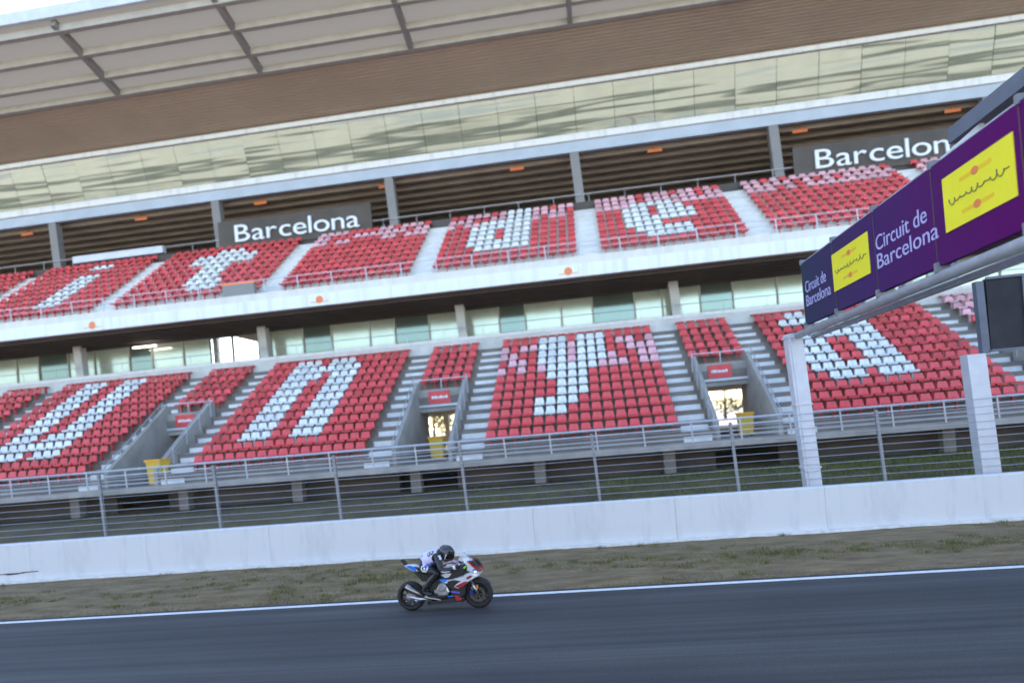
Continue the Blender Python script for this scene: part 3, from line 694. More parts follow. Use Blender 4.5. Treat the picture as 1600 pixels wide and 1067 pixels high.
MT['yellow_bin'] = M('yellow_bin', (0.72, 0.47, 0.04), 0.5, var=0.08); MT['orange_lid'] = M('orange_lid', (0.75, 0.36, 0.02), 0.5, var=0.08)
bin_(-19.6, 28.15, 2.31, 1.15, 'yellow bin in the leftmost stand entrance')
bin_(-7.3, 30.6, 2.31, 1.1, 'yellow bin in the stand entrance above the motorcycle')
bin_(6.35, 29.9, 2.31, 1.0, 'yellow bin in the stand entrance just left of the gantry post')

# ------------------------------------------------------------------ trees beyond the stand, seen through the entrances
def tree(x, y, z, h, label):
    t = empty('tree', (x, y, z), label, 'tree', 'trees beyond the stand')
    mb = MB(); mb.tube([(x, y, z - 0.1), (x + 0.1, y, z + h * 0.35), (x + 0.15, y, z + h * 0.7)], 0.22, 8, r2=0.07)
    cl = []
    for i in range(9):
        a = random.uniform(0, 6.28); r = random.uniform(0.8, 1.9); zz = z + h * random.uniform(0.22, 0.9)
        p = (x + math.cos(a) * r, y + math.sin(a) * r, zz); cl.append(p); mb.tube([(x + 0.1, y, zz - h * 0.12), p], 0.06, 5, r2=0.02)
    mb.build('trunk', 'bark', t)
    mb = MB()
    for p in cl:
        for _ in range(330):
            d = Vector((random.gauss(0, 0.75), random.gauss(0, 0.75), random.gauss(0, 0.55))); q = Vector(p) + d
            a = Vector((random.gauss(0, 1), random.gauss(0, 1), random.gauss(0, 1))).normalized() * 0.13; b = a.cross(Vector((random.gauss(0, 1), random.gauss(0, 1), random.gauss(0, 1)))).normalized() * 0.08
            mb.face([q - a, q + b, q + a, q - b])
    mb.build('crown', 'leaf', t)
for i, (k, l) in enumerate(((-1, 'leafy tree seen through the leftmost stand entrance'), (0, 'leafy tree seen through the entrance above the motorcycle'), (1, 'leafy tree seen through the entrance left of the gantry post'), (2, 'leafy tree seen through the rightmost entrance at the picture edge'))):
    xx = (RX(k) + 2.0) * 74 / 31.0; tree(xx - 0.6, 74, 2.25, 5.5, l)
# ------------------------------------------------------------------ motorcycle and rider (local frame: +x forward, +y left, z up)
MT['b_white'] = M('bike_white_paint', (0.56, 0.58, 0.63), 0.25, var=0.0, coat=0.6)
MT['b_blue'] = M('bike_blue_paint', (0.015, 0.20, 0.66), 0.25, var=0.0, coat=0.6)
MT['b_navy'] = M('bike_navy_paint', (0.02, 0.03, 0.16), 0.25, var=0.0, coat=0.6)
MT['b_red'] = M('bike_red_paint', (0.36, 0.02, 0.03), 0.25, var=0.0, coat=0.6)
MT['b_dark_red'] = M('bike_dark_red', (0.22, 0.03, 0.05), 0.3, var=0.0, coat=0.5)
MT['b_black'] = M('bike_black', (0.014, 0.014, 0.016), 0.4, var=0.0)
MT['carbon'] = M('bike_carbon', (0.022, 0.022, 0.024), 0.3, var=0.3, scale=90)
MT['rubber'] = M('tyre_rubber', (0.014, 0.014, 0.014), 0.75, var=0.2, scale=20, bump=0.2, bscale=60)
MT['alu'] = M('aluminium', (0.46, 0.47, 0.50), 0.33, metal=0.9, var=0.12, scale=12)
MT['disc_steel'] = M('disc_steel', (0.13, 0.125, 0.12), 0.35, metal=0.9, var=0.1, scale=12)
MT['titan'] = M('exhaust_metal', (0.30, 0.28, 0.26), 0.3, metal=0.9, var=0.2, scale=6)
MT['leather'] = M('black_leather', (0.016, 0.016, 0.018), 0.45, var=0.2, scale=10, bump=0.25, bscale=22)
MT['bibcloth'] = M('bib_cloth', (0.60, 0.60, 0.78), 0.8, var=0.06, scale=5, bump=0.5, bscale=9)
MT['bibblue'] = M('bib_blue', (0.10, 0.10, 0.48), 0.8, var=0.1)
MT['helmet'] = M('helmet_shell', (0.035, 0.034, 0.036), 0.3, var=0.25, scale=7, coat=0.4)
MT['visor'] = M('helmet_visor', (0.022, 0.012, 0.008), 0.12, var=0.4, scale=5, metal=0.3)
MT['patch'] = M('leather_white', (0.62, 0.63, 0.65), 0.5, var=0.05)
MT['lime'] = M('lime_plastic', (0.25, 0.75, 0.05), 0.4, var=0.0)
MT['amber'] = M('amber_reflector', (0.85, 0.22, 0.01), 0.3, var=0.0)
MT['lamp'] = M('headlight_lit', (0.9, 0.9, 0.8), 0.2, var=0, emit=(1.0, 0.95, 0.75), estr=0.5)
m = bpy.data.materials.new('tinted_screen'); m.use_nodes = True; b_ = m.node_tree.nodes['Principled BSDF']
b_.inputs['Base Color'].default_value = (0.55, 0.6, 0.66, 1); b_.inputs['Roughness'].default_value = 0.05; b_.inputs['Alpha'].default_value = 0.42
MT['screen'] = m
def bp(cx, cy, y=0.0):          # side view of the machine measured on the photograph -> metres in its own frame
    cx += 120 * y; cy -= 135 * y        # nearer flanks sit lower and further back in the photograph
    z = 0.304 + (735 - (26 / 706.0) * (cx - 422) - cy) / 512.0
    return ((cx - 422) / 493.0 - 0.716 + (z - 0.304) * 0.088, z)
BK = (-3.365, 13.57, 0.0)
bike = empty('motorcycle', (0, 0, 0), 'white, blue and red sport motorcycle racing along the white edge line', 'motorcycle')
def side(name, mat, pts, w_edge, w_mid=None, inset=0.8, parent=None, sym=True, y0=0.0, smooth=False):
    """a solid with the given side outline; its cheeks swell from w_edge at the rim to w_mid"""
    P = [bp(*p, w_edge * 0.7) for p in pts]; nn = len(P); cx = sum(p[0] for p in P) / nn; cz = sum(p[1] for p in P) / nn
    mb = MB(); w_mid = w_edge if w_mid is None else w_mid
    for s in (-1, 1):
        a = [(x, s * w_edge + y0, z) for x, z in P]; b = [(cx + (x - cx) * inset, s * w_mid + y0, cz + (z - cz) * inset) for x, z in P]
        for j in range(nn): mb.face([a[j], a[(j + 1) % nn], b[(j + 1) % nn], b[j]])
        mb.face(b)
    a = [(x, -w_edge + y0, z) for x, z in P]; b = [(x, w_edge + y0, z) for x, z in P]
    for j in range(nn): mb.face([a[j], a[(j + 1) % nn], b[(j + 1) % nn], b[j]])
    return mb.build(name, mat, parent or bike, smooth=smooth)
def cheek(name, mat, pts, y, t=0.006, parent=None):     # a panel on both flanks, t thick, outer face at +-y
    P = [bp(*p, y) for p in pts]; nn = len(P)
    for s in (-1, 1):
        mb = MB()
        a = [(x, s * (y - t), z) for x, z in P]; b = [(x, s * y, z) for x, z in P]
        for j in range(nn): mb.face([a[j], a[(j + 1) % nn], b[(j + 1) % nn], b[j]])
        mb.face(a); mb.face(b); mb.build(name, mat, parent or bike)
# wheels
def wheel(cx, wid, name, nsp):
    e = link(name, None, (cx, 0, 0.304), bike); c = (cx, 0, 0.304)
    prof = []
    for k in range(13):
        t = -1.25 + 2.5 * k / 12; prof.append((0.212 + 0.092 * math.cos(t * 0.98), wid * math.sin(t)))
    prof += [(0.206, wid * 0.80), (0.206, -wid * 0.80)]
    mb = MB(); mb.ring(c, prof, 48); mb.build('tyre', 'rubber', e, smooth=True)
    mb = MB(); mb.ring(c, [(0.212, -wid * 0.7), (0.222, -wid * 0.78), (0.222, wid * 0.78), (0.212, wid * 0.7), (0.19, wid * 0.4), (0.19, -wid * 0.4)], 40)
    for k in range(nsp):
        a = 2 * math.pi * k / nsp + 0.2; ca, sa = math.cos(a), math.sin(a)
        mb.bar((cx + 0.03 * ca, 0.0, 0.304 + 0.03 * sa), (cx + 0.205 * ca, 0, 0.304 + 0.205 * sa), 0.035, 0.022, up=(0, 1, 0))
    mb.ring(c, [(0.0, -0.06), (0.045, -0.06), (0.045, 0.06), (0.0, 0.06)], 16); mb.build('rim', 'b_black', e)
    for s in (-1, 1):
        if nsp == 10 or s < 0:
            mb = MB(); R = 0.16 if nsp == 10 else 0.11
            mb.ring((cx, s * (wid + 0.012), 0.304), [(R - 0.05, -0.003), (R, -0.003), (R, 0.003), (R - 0.05, 0.003)], 36)
            for k in range(6):
                a = 2 * math.pi * k / 6; mb.bar((cx + 0.035 * math.cos(a), s * (wid + 0.005), 0.304 + 0.035 * math.sin(a)), (cx + (R - 0.04) * math.cos(a), s * (wid + 0.012), 0.304 + (R - 0.04) * math.sin(a)), 0.02, 0.006, up=(0, 1, 0))
            mb.build('brake_disc', 'disc_steel', e)
    return e
fw = wheel(0.716, 0.062, 'front_wheel', 10); rw = wheel(-0.716, 0.097, 'rear_wheel', 9)
# fork, calipers, mudguard
for s in (-1, 1):
    mb = MB(); x0, z0 = bp(1122, 715, 0.1); x1, z1 = bp(1010, 500, 0.1)
    mb.tube([(x0, s * 0.105, z0), (x0 + (x1 - x0) * 0.5, s * 0.105, z0 + (z1 - z0) * 0.5)], 0.028, 10); mb.tube([(x0 + (x1 - x0) * 0.48, s * 0.105, z0 + (z1 - z0) * 0.48), (x1, s * 0.105, z1)], 0.024, 10)
    fk = mb.build('fork_leg', 'alu', bike, smooth=True)
    mb = MB(); cx, cz = bp(1052, 700, 0.1); mb.box(cx - 0.03, cx + 0.045, s * 0.105 - 0.03, s * 0.105 + 0.03, cz - 0.055, cz + 0.045); mb.build('brake_caliper', 'b_navy', fk)
    mb = MB(); cx, cz = bp(1116, 645, 0.12); mb.box(cx - 0.016, cx + 0.016, s * 0.118, s * 0.130, cz - 0.034, cz + 0.034); mb.build('reflector', 'amber', fk)
c = bp(1128, 709); mb = MB(); A = []
for k in range(11):
    t = math.radians(28 + 11.5 * k); A.append((c[0] + 0.322 * math.cos(t), c[1] + 0.322 * math.sin(t)))
for k in range(10):
    (xa, za), (xb, zb) = A[k], A[k + 1]; wd = 0.06
    mb.mesh([(xa, -wd, za - 0.03), (xa, -wd * 0.5, za + 0.01), (xa, wd * 0.5, za + 0.01), (xa, wd, za - 0.03), (xb, -wd, zb - 0.03), (xb, -wd * 0.5, zb + 0.01), (xb, wd * 0.5, zb + 0.01), (xb, wd, zb - 0.03)],
            [(0, 1, 5, 4), (1, 2, 6, 5), (2, 3, 7, 6)])
mb.build('front_mudguard', 'carbon', bike)
# frame, engine, radiators
side('frame', 'b_black', [(640, 560), (760, 540), (900, 520), (1020, 480), (1040, 530), (900, 600), (830, 690), (840, 740), (780, 770), (640, 780), (600, 720), (610, 620)], 0.13, 0.16, 0.85)
eng = side('engine', 'alu', [(700, 660), (715, 620), (760, 612), (810, 640), (835, 690), (820, 725), (770, 735), (720, 730), (700, 700)], 0.19, 0.205, 0.8)
mb = MB(); cx, cz = bp(752, 645, 0.2)
for s in (-1, 1):
    mb = MB(); mb.ring((cx, s * 0.205, cz), [(0.0, s * 0.03), (0.075, s * 0.03), (0.09, s * 0.012), (0.092, -s * 0.02), (0.0, -s * 0.02)], 24, closed=False)
    mb.build('clutch_cover', 'alu', eng)
mb = MB(); cx, cz = bp(690, 690, 0.2); mb.ring((cx, -0.20, cz), [(0.0, -0.02), (0.035, -0.02), (0.04, 0.02), (0.0, 0.02)], 16, closed=False); mb.build('engine_cover', 'alu', eng)
side('radiator', 'b_black', [(840, 560), (1010, 560), (1000, 720), (960, 760), (850, 740)], 0.15, 0.17, 0.85)
cheek('frame_plate', 'bibblue', [(845, 685), (935, 697), (938, 715), (848, 705)], 0.186)
# tail, seat, tank
side('tail', 'b_white', [(348, 420), (365, 408), (470, 405), (520, 430), (500, 500), (470, 490), (400, 455)], 0.045, 0.075, 0.7)
cheek('tail_stripe', 'b_blue', [(362, 424), (405, 416), (470, 432), (474, 484), (410, 454)], 0.081)
side('undertail', 'b_black', [(430, 470), (500, 480), (620, 500), (640, 580), (540, 580), (510, 545)], 0.07, 0.10, 0.8)
mb = MB(); xa, za = bp(365, 400); xb, zb = bp(320, 352); mb.bar((xa, 0, za), (xb, 0, zb), 0.16, 0.02); mb.bar((xa, 0.0, za), (bp(420, 440)[0], 0, bp(420, 440)[1]), 0.05, 0.02); mb.build('plate_hanger', 'b_black', bike)
side('seat', 'leather', [(460, 425), (560, 450), (700, 480), (740, 520), (640, 530), (520, 490)], 0.10, 0.13, 0.8)
tk = side('fuel_tank', 'b_white', [(730, 480), (742, 415), (775, 388), (830, 374), (890, 388), (915, 420), (918, 440), (870, 452), (800, 462), (735, 470)], 0.10, 0.165, 0.72)
side('airbox', 'b_black', [(725, 465), (800, 455), (920, 430), (1000, 440), (1010, 490), (900, 545), (800, 562), (730, 550)], 0.10, 0.15, 0.8)
cheek('tank_stripe', 'b_red', [(752, 425), (790, 402), (850, 392), (900, 398), (895, 410), (850, 404), (800, 412), (790, 425), (756, 438)], 0.171, 0.05, tk)
cheek('tank_panel', 'b_white', [(740, 520), (790, 505), (850, 508), (820, 545), (780, 552)], 0.17, 0.04, tk)
# fairings
nose = side('nose_fairing', 'b_white', [(955, 348), (985, 332), (1010, 340), (1050, 365), (1085, 395), (1120, 440), (1148, 490), (1142, 512), (1100, 512), (1040, 495), (1000, 480), (1012, 430), (990, 385)], 0.06, 0.17, 0.55)
cheek('nose_stripe', 'b_red', [(1010, 382), (1030, 384), (1065, 420), (1110, 445), (1140, 478), (1142, 495), (1105, 462), (1060, 437)], 0.178, 0.12, nose)
cheek('nose_intake', 'b_black', [(1050, 380), (1085, 398), (1118, 442), (1128, 462), (1085, 430), (1058, 402)], 0.174, 0.12, nose)
cheek('nose_blue', 'b_blue', [(1055, 478), (1080, 462), (1112, 470), (1100, 482)], 0.180, 0.12, nose)
for cx, cy, r in ((1092, 491, 0.021), (1088, 544, 0.018)):
    x, z = bp(cx, cy, 0.16)
    for s in (-1, 1):
        mb = MB(); mb.ring((x, s * 0.160, z), [(0.0, s * 0.016), (r * 0.7, s * 0.013), (r, -s * 0.02), (0.0, -s * 0.06)], 14, closed=False)
        mb.build('headlight', 'lamp', nose)
fair = side('side_fairing', 'b_white', [(722, 578), (780, 562), (860, 555), (960, 515), (1040, 490), (1145, 512), (1135, 530), (1080, 560), (1035, 585), (990, 625), (930, 662), (876, 640), (915, 605), (945, 585), (900, 578), (820, 590), (770, 600)], 0.14, 0.205, 0.82)
cheek('blue_panel', 'b_blue', [(718, 572), (745, 564), (805, 566), (795, 590), (762, 602)], 0.212, 0.05, fair)
cheek('red_panel', 'b_red', [(880, 640), (960, 602), (1000, 588), (1015, 600), (985, 625), (930, 660)], 0.212, 0.05, fair)
cheek('vent', 'b_black', [(805, 592), (870, 575), (930, 585), (945, 592), (905, 610), (865, 628), (830, 622)], 0.214, 0.05, fair)
cheek('decal_fade', 'b_dark_red', [(1000, 552), (1035, 530), (1068, 530), (1050, 552), (1010, 574)], 0.210, 0.05, fair)
mb = MB()
for i in range(7):       # slanted letter strokes of the fairing decal
    x, z = bp(900 + i * 12, 556 - i * 3.2, 0.2); x2, z2 = bp(908 + i * 12, 536 - i * 3.2, 0.2)
    for s in (-1, 1): mb.bar((x, s * 0.208, z), (x2, s * 0.208, z2), 0.010, 0.006, up=(0, 1, 0))
tag(mb.build('decal_strokes', 'b_black', fair), kind='stuff')
belly = side('belly_pan', 'b_black', [(600, 800), (620, 785), (720, 775), (840, 745), (960, 735), (992, 760), (985, 790), (880, 800), (740, 815), (610, 830)], 0.12, 0.17, 0.8)
cheek('belly_blue', 'b_blue', [(810, 742), (850, 735), (872, 748), (820, 752)], 0.176, 0.03, belly)
cheek('belly_red', 'b_red', [(872, 735), (905, 730), (955, 765), (948, 785), (905, 785)], 0.177, 0.03, belly)
# windscreen
mb = MB(); P = [(905, 352, 0.10), (935, 315, 0.085), (968, 275, 0.05)]; Q = [(960, 352, 0.135), (1010, 342, 0.12), (1088, 398, 0.03)]
A = []
for t in range(7):
    u = t / 6.0; lo = (bp(930 + (1090 - 930) * u, 352 + 46 * u)); hi = bp(968 + 122 * u, 275 + 123 * u)
    A.append((lo, hi, 0.14 * (1 - u) + 0.02, 0.075 * (1 - u * 0.8)))
for (l0, h0, w0, v0), (l1, h1, w1, v1) in zip(A, A[1:]):
    for s in (-1, 1): mb.face([(l0[0], s * w0, l0[1]), (l1[0], s * w1, l1[1]), (h1[0], s * v1, h1[1]), (h0[0], s * v0, h0[1])])
    mb.face([(h0[0], -v0, h0[1]), (h0[0], v0, h0[1]), (h1[0], v1, h1[1]), (h1[0], -v1, h1[1])])
mb.build('windscreen', 'screen', bike, smooth=True)
# swingarm, exhaust, bars, pegs
for s in (-1, 1):
    mb = MB(); xa, za = bp(425, 742, 0.13); xb, zb = bp(520, 770, 0.13); xc, zc = bp(640, 765, 0.13)
    mb.tube([(xa - 0.06, s * 0.135, za), (xb, s * 0.135, zb), (xc, s * 0.10, zc)], [0.03, 0.042, 0.05], 8); mb.box(xa - 0.09, xa + 0.1, s * 0.135 - 0.025, s * 0.135 + 0.025, za - 0.035, za + 0.05)
    mb.build('swingarm', 'alu', bike)
mb = MB(); pa = bp(366, 622, 0.19); pb = bp(440, 678, 0.19); pc = bp(560, 745, 0.19); pd = bp(680, 775, 0.19); pe = bp(820, 790)
mb.tube([(pa[0], -0.20, pa[1]), (pb[0], -0.20, pb[1]), (pc[0], -0.185, pc[1])], [0.052, 0.068, 0.04], 14); ex = mb.build('exhaust', 'titan', bike, smooth=True)
mb = MB(); mb.tube([(pc[0], -0.185, pc[1]), (pd[0], -0.16, pd[1]), (pe[0], -0.08, pe[1])], 0.034, 10); mb.build('exhaust_pipe', 'titan', ex, smooth=True)
mb = MB(); mb.tube([(pa[0] - 0.012, -0.20, pa[1] + 0.010), (pa[0] + 0.02, -0.20, pa[1] - 0.016)], 0.055, 14); mb.build('end_cap', 'b_black', ex)
for s in (-1, 1):
    mb = MB(); x, z = bp(935, 440, 0.3); mb.tube([(x + 0.06, s * 0.13, z + 0.0), (x + 0.01, s * 0.24, z), (x - 0.03, s * 0.36, z - 0.01)], 0.016, 8); mb.tube([(x + 0.05, s * 0.22, z + 0.01), (x + 0.045, s * 0.37, z - 0.01)], 0.007, 6)
    hb_ = mb.build('handlebar', 'b_black', bike)
    mb = MB(); mb.box(x + 0.02, x + 0.06, s * 0.37 - 0.012, s * 0.37 + 0.012, z - 0.05, z + 0.0); mb.build('lever_guard', 'b_black', hb_)
    mb = MB(); x, z = bp(600, 728, 0.2); mb.tube([(x, s * 0.13, z), (x, s * 0.27, z)], 0.014, 8); mb.box(x - 0.02, x + 0.12, s * 0.14 - 0.01, s * 0.14 + 0.01, z - 0.01, z + 0.07); mb.build('footpeg', 'alu', bike)
mb = MB(); x, z = bp(985, 445, 0.2); mb.ring((x, -0.2, z), [(0.0, -0.03), (0.022, -0.03), (0.026, 0.02), (0.0, 0.02)], 12, closed=False); mb.box(x - 0.015, x + 0.015, -0.22, -0.1, z - 0.015, z + 0.015); mb.build('fluid_cap', 'lime', bike)

# ------------------------------------------------------------------ rider
rider = empty('person', (0, 0, 0), 'rider in black leathers and white bib number 8 tucked behind the windscreen', 'person')
V = []; E_ = []; R_ = []
def jv(cx, cy, y, r, link_=None):
    x, z = bp(cx, cy, abs(y)); V.append((x, y, z)); R_.append(r)
    if link_ is not None: E_.append((link_, len(V) - 1))
    return len(V) - 1
pel = jv(535, 425, 0, (0.165, 0.15)); wai = jv(578, 362, 0, (0.175, 0.145), pel); che = jv(638, 325, 0, (0.20, 0.155), wai); uch = jv(696, 302, 0, (0.19, 0.13), che); nec = jv(742, 290, 0, (0.08, 0.08), uch); hd = jv(785, 280, 0, (0.085, 0.09), nec)
for s in (-1, 1):
    sh = jv(704, 330, s * 0.185, (0.085, 0.085), uch); ua = jv(722, 400, s * 0.25, (0.068, 0.068), sh); el = jv(742, 470, s * 0.31, (0.056, 0.056), ua); fa = jv(800, 478, s * 0.325, (0.054, 0.054), el); wr = jv(872, 456, s * 0.315, (0.036, 0.036), fa); pm = jv(905, 445, s * 0.31, (0.036, 0.036), wr)
    hp = jv(548, 452, s * 0.115, (0.125, 0.12), pel); th = jv(620, 470, s * 0.20, (0.105, 0.10), hp); kn = jv(700, 505, s * 0.255, (0.075, 0.075), th); ca = jv(630, 580, s * 0.235, (0.068, 0.068), kn); an = jv(570, 662, s * 0.205, (0.047, 0.047), ca); hl = jv(560, 700, s * 0.205, (0.045, 0.04), an); to = jv(650, 722, s * 0.215, (0.040, 0.034), hl)
me = bpy.data.meshes.new('suit'); me.from_pydata(V, E_, []); so_ = bpy.data.objects.new('suit', me); col.objects.link(so_)
md = so_.modifiers.new('Skin', 'SKIN'); md.use_smooth_shade = True
for i, sv in enumerate(me.skin_vertices[0].data): sv.radius = R_[i]; sv.use_root = (i == 0)
md = so_.modifiers.new('Sub', 'SUBSURF'); md.levels = 3; md.render_levels = 3
dg = bpy.context.evaluated_depsgraph_get(); body = bpy.data.meshes.new_from_object(so_.evaluated_get(dg)); bpy.data.objects.remove(so_)
body.materials.clear(); body.materials.append(MT['leather'])
body_o = link('leather_suit', body, (0, 0, 0), rider)
def clothe(name, mat, test, off, whole=False):
    bm = bmesh.new(); bm.from_mesh(body); bm.normal_update()
    bmesh.ops.delete(bm, geom=[f for f in bm.faces if not test(f.calc_center_median())], context='FACES')
    if whole:                                            # keep the largest connected piece only
        left = set(bm.faces); best = []
        while left:
            st = [left.pop()]; isl = [st[0]]
            while st:
                for e_ in st.pop().edges:
                    for f_ in e_.link_faces:
                        if f_ in left: left.remove(f_); st.append(f_); isl.append(f_)
            if len(isl) > len(best): best = isl
        kb = set(best); bmesh.ops.delete(bm, geom=[f for f in bm.faces if f not in kb], context='FACES')
    for v in bm.verts: v.co += v.normal * off
    r = bmesh.ops.extrude_face_region(bm, geom=list(bm.faces)); 
    for v in [g for g in r['geom'] if isinstance(g, bmesh.types.BMVert)]: v.co -= v.normal * (off * 0.9)
    me = bpy.data.meshes.new(name); bmesh.ops.recalc_face_normals(bm, faces=bm.faces); bm.to_mesh(me); bm.free()
    me.polygons.foreach_set('use_smooth', [True] * len(me.polygons)); me.materials.append(MT[mat])
    return link(name, me, (0, 0, 0), rider)
def V2(cx, cy, y=0.0): return Vector(bp(cx, cy, y))
ax0, ax1 = V2(522, 402), V2(742, 278); axd = (ax1 - ax0); axl = axd.length; axd /= axl
def in_bib(p):
    q = Vector((p.x, p.z)) - ax0; t = q.dot(axd) / axl
    if t < 0.20 or t > 0.93: return False
    shp = V2(712, 355, 0.19); d = math.hypot(p.x - shp.x, p.z - shp.y)
    if abs(p.y) > 0.165 and d < 0.115 + 0.4 * max(0, abs(p.y) - 0.18): return False
    if abs(p.y) > 0.24: return False
    low = V2(560, 392); hip = q.dot(Vector((-axd.y, axd.x)))
    return hip > -0.10 - 0.05 * t
bib = clothe('bib', 'bibcloth', in_bib, 0.014)
def in_hem(p):
    q = Vector((p.x, p.z)) - ax0; return in_bib(p) and q.dot(axd) / axl < 0.235 and p.y < 0
for s in (-1, 1): clothe('bib_hem', 'bibblue', (lambda s: lambda p: in_bib(p) and (Vector((p.x, p.z)) - ax0).dot(Vector((-axd.y, axd.x))) < -0.075 and p.y * s > 0.09)(s), 0.017)
def near(cx, cy, r, s):
    c_ = V2(cx, cy, 0.2); return lambda p: p.y * s > 0.10 and math.hypot(p.x - c_.x, p.z - c_.y) < r
for s in (-1, 1):
    clothe('hip_patch', 'patch', near(575, 445, 0.085, s), 0.007)
    c_ = V2(575, 445, 0.2)
    clothe('hip_emblem', 'leather', (lambda s, c_: lambda p: p.y * s > 0.10 and 0.022 < math.hypot(p.x - c_.x, p.z - c_.y) < 0.05 and abs(p.x - c_.x) > 0.012)(s, c_), 0.010)
    clothe('sleeve_band', 'patch', (lambda s: lambda p: p.y * s > 0.33 and V2(745, 480, 0.33).x < p.x < V2(840, 480, 0.33).x and V2(790, 503, 0.33).y < p.z < V2(790, 484, 0.33).y)(s), 0.006)
    clothe('shoulder_stripe', 'patch', (lambda s: lambda p: p.y * s > 0.15 and abs((p.x - V2(738, 338, 0.2).x) - 0.6 * (V2(738, 338, 0.2).y - p.z)) < 0.022 and V2(738, 360, 0.2).y < p.z < V2(738, 318, 0.2).y)(s), 0.006)
    clothe('boot', 'b_black', (lambda s: lambda p: p.y * s > 0.1 and p.z < V2(600, 622, 0.2).y)(s), 0.012, True)
# number on the back
bvh = BVHTree.FromObject(bib, bpy.context.evaluated_depsgraph_get()) if False else None
bmx = bmesh.new(); bmx.from_mesh(bib.data); bvh = BVHTree.FromBMesh(bmx)
def decal(text, size, cx, cy, ang, mat, name, boldx=1.0):
    me = text_mesh(text, size, 0.0); bm = bmesh.new(); bm.from_mesh(me)
    bmesh.ops.triangulate(bm, faces=bm.faces); bmesh.ops.subdivide_edges(bm, edges=bm.edges, cuts=2, use_grid_fill=True)
    xs = [v.co.x for v in bm.verts]; ys = [v.co.y for v in bm.verts]; mx, my = (min(xs) + max(xs)) / 2, (min(ys) + max(ys)) / 2
    x0, z0 = bp(cx, cy, 0.1); view = Vector((-0.24, 0.95, -0.2)).normalized()
    hit = bvh.ray_cast(Vector((x0, -0.1, z0)) - view, view)
    c0, nrm = (hit[0], hit[1]) if hit[0] else (Vector((x0, -0.12, z0)), Vector((0, -0.8, 0.6)))
    if nrm.dot(view) > 0: nrm = -nrm
    tx = Vector((math.cos(ang), 0, math.sin(ang))); tx = (tx - nrm * tx.dot(nrm)).normalized(); ty = nrm.cross(tx)
    for v in bm.verts:
        p = c0 + tx * (v.co.x - mx) * boldx + ty * (v.co.y - my) + nrm * 0.4
        h = bvh.ray_cast(p, -nrm)
        v.co = (h[0] + nrm * 0.006) if h[0] else c0 + tx * (v.co.x - mx) * boldx + ty * (v.co.y - my)
    me2 = bpy.data.meshes.new(name); bm.to_mesh(me2); bm.free(); me2.materials.append(MT[mat]); return link(name, me2, (0, 0, 0), bib)
decal('8', 0.22, 628, 292, math.radians(-62) + math.pi, 'b_black', 'back_number', 1.1)
decal('ll', 0.10, 538, 322, math.radians(30), 'bibblue', 'bib_mark', 1.6)
# helmet
hx, hz = bp(798, 282); hm = MB(); nu, nv = 28, 20; tilt = math.radians(-24)
def hp_(u, v, k=1.0):
    t = math.pi * v; a = 2 * math.pi * u
    x = math.sin(t) * math.cos(a); y = math.sin(t) * math.sin(a); z = math.cos(t)
    X = 0.158 * x; Y = 0.128 * y; Z = 0.15 * z
    if x > 0.2 and z < 0.1: X += 0.035 * (x - 0.2) * min(1, (0.1 - z) * 2)      # chin bar
    if z < -0.2: Z = Z * 1.12 - 0.015
    if x < -0.4 and z > -0.2: X -= 0.012
    X *= k; Y *= k; Z *= k
    return (hx + X * math.cos(tilt) - Z * math.sin(tilt) * -1 * -1, Y, hz + X * math.sin(tilt) + Z * math.cos(tilt))
vs = [hp_(i / nu, max(0.001, min(0.93, j / nv))) for j in range(nv + 1) for i in range(nu)]
fs = [(j * nu + i, j * nu + (i + 1) % nu, (j + 1) * nu + (i + 1) % nu, (j + 1) * nu + i) for j in range(nv) for i in range(nu)]
hm.mesh(vs, fs); hel = hm.build('helmet', 'helmet', rider, smooth=True)
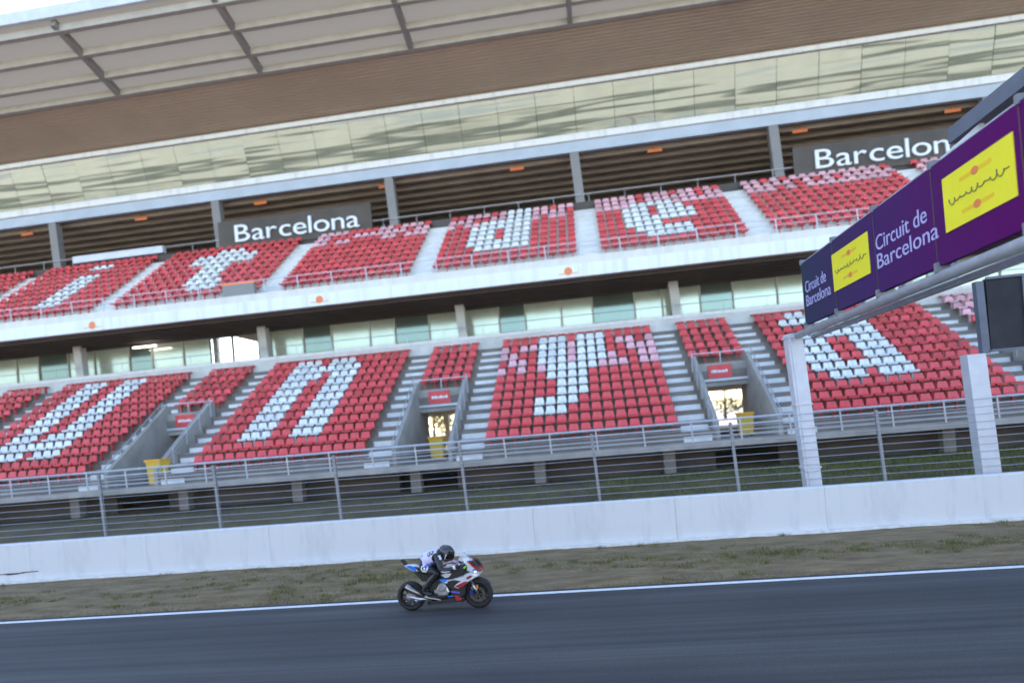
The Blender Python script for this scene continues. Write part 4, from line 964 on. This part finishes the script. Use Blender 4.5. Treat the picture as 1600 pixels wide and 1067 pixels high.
def hpatch(name, mat, u0, u1, v0, v1, k, n1=14, n2=6):
    mb = MB(); vs = []
    for kk in (k, 0.99):
        for j in range(n2 + 1):
            for i in range(n1 + 1): vs.append(hp_(u0 + (u1 - u0) * i / n1, v0 + (v1 - v0) * j / n2, kk))
    nn = (n1 + 1) * (n2 + 1); fs = []
    for j in range(n2):
        for i in range(n1):
            a = j * (n1 + 1) + i; fs.append((a, a + 1, a + n1 + 2, a + n1 + 1))
    rim = [i for i in range(n1 + 1)] + [j * (n1 + 1) + n1 for j in range(1, n2 + 1)] + [n2 * (n1 + 1) + i for i in range(n1 - 1, -1, -1)] + [j * (n1 + 1) for j in range(n2 - 1, 0, -1)]
    for a, b in zip(rim, rim[1:] + rim[:1]): fs.append((a, b, b + nn, a + nn))
    mb.mesh(vs, fs); return mb.build(name, mat, hel, smooth=True)
hpatch('visor', 'visor', -0.21, 0.21, 0.37, 0.64, 1.03)
hpatch('crest', 'helmet', 0.44, 0.56, 0.22, 0.42, 1.06, 6, 4)
hpatch('brow', 'b_black', -0.2, 0.2, 0.335, 0.37, 1.035, 12, 2)
hpatch('white_stripe', 'patch', -0.235, -0.215, 0.50, 0.76, 1.025, 3, 6)
hpatch('collar_stripe', 'patch', -0.40, -0.37, 0.55, 0.75, 1.02, 3, 5)
# gloves: palm, four curled fingers and a thumb closed round the bar
gx, gz = bp(932, 440, 0.3)
for s in (-1, 1):
    mb = MB(); y = s * 0.305
    mb.tube([(gx - 0.065, y, gz + 0.0), (gx - 0.03, y, gz + 0.018), (gx - 0.005, y, gz + 0.026)], [0.036, 0.044, 0.036], 10)
    for k in range(4):
        yy = y + s * (-0.036 + 0.024 * k); l = (0.95, 1.05, 1.0, 0.82)[k]
        mb.tube([(gx - 0.005, yy, gz + 0.032), (gx + 0.030 * l, yy, gz + 0.028), (gx + 0.044 * l, yy, gz + 0.002), (gx + 0.026 * l, yy, gz - 0.022)], [0.013, 0.0125, 0.0115, 0.010], 7)
    mb.tube([(gx - 0.045, y - s * 0.04, gz + 0.002), (gx - 0.015, y - s * 0.055, gz - 0.016), (gx + 0.012, y - s * 0.045, gz - 0.026)], [0.016, 0.014, 0.011], 7)
    gl = mb.build('glove', 'leather', rider, smooth=True)
    mb = MB(); mb.tube([(gx - 0.125, y + s * 0.004, gz - 0.018), (gx - 0.075, y, gz - 0.002)], 0.045, 10); mb.build('glove_cuff', 'patch', gl)
    mb = MB(); mb.box(gx - 0.02, gx + 0.015, y - 0.03, y + 0.03, gz + 0.040, gz + 0.052); mb.build('knuckle_guard', 'patch', gl)
yaw_ = math.atan2(-0.08, 1.43)
for o in (bike, rider):
    o.location = BK; o.rotation_euler = (0, 0, yaw_)
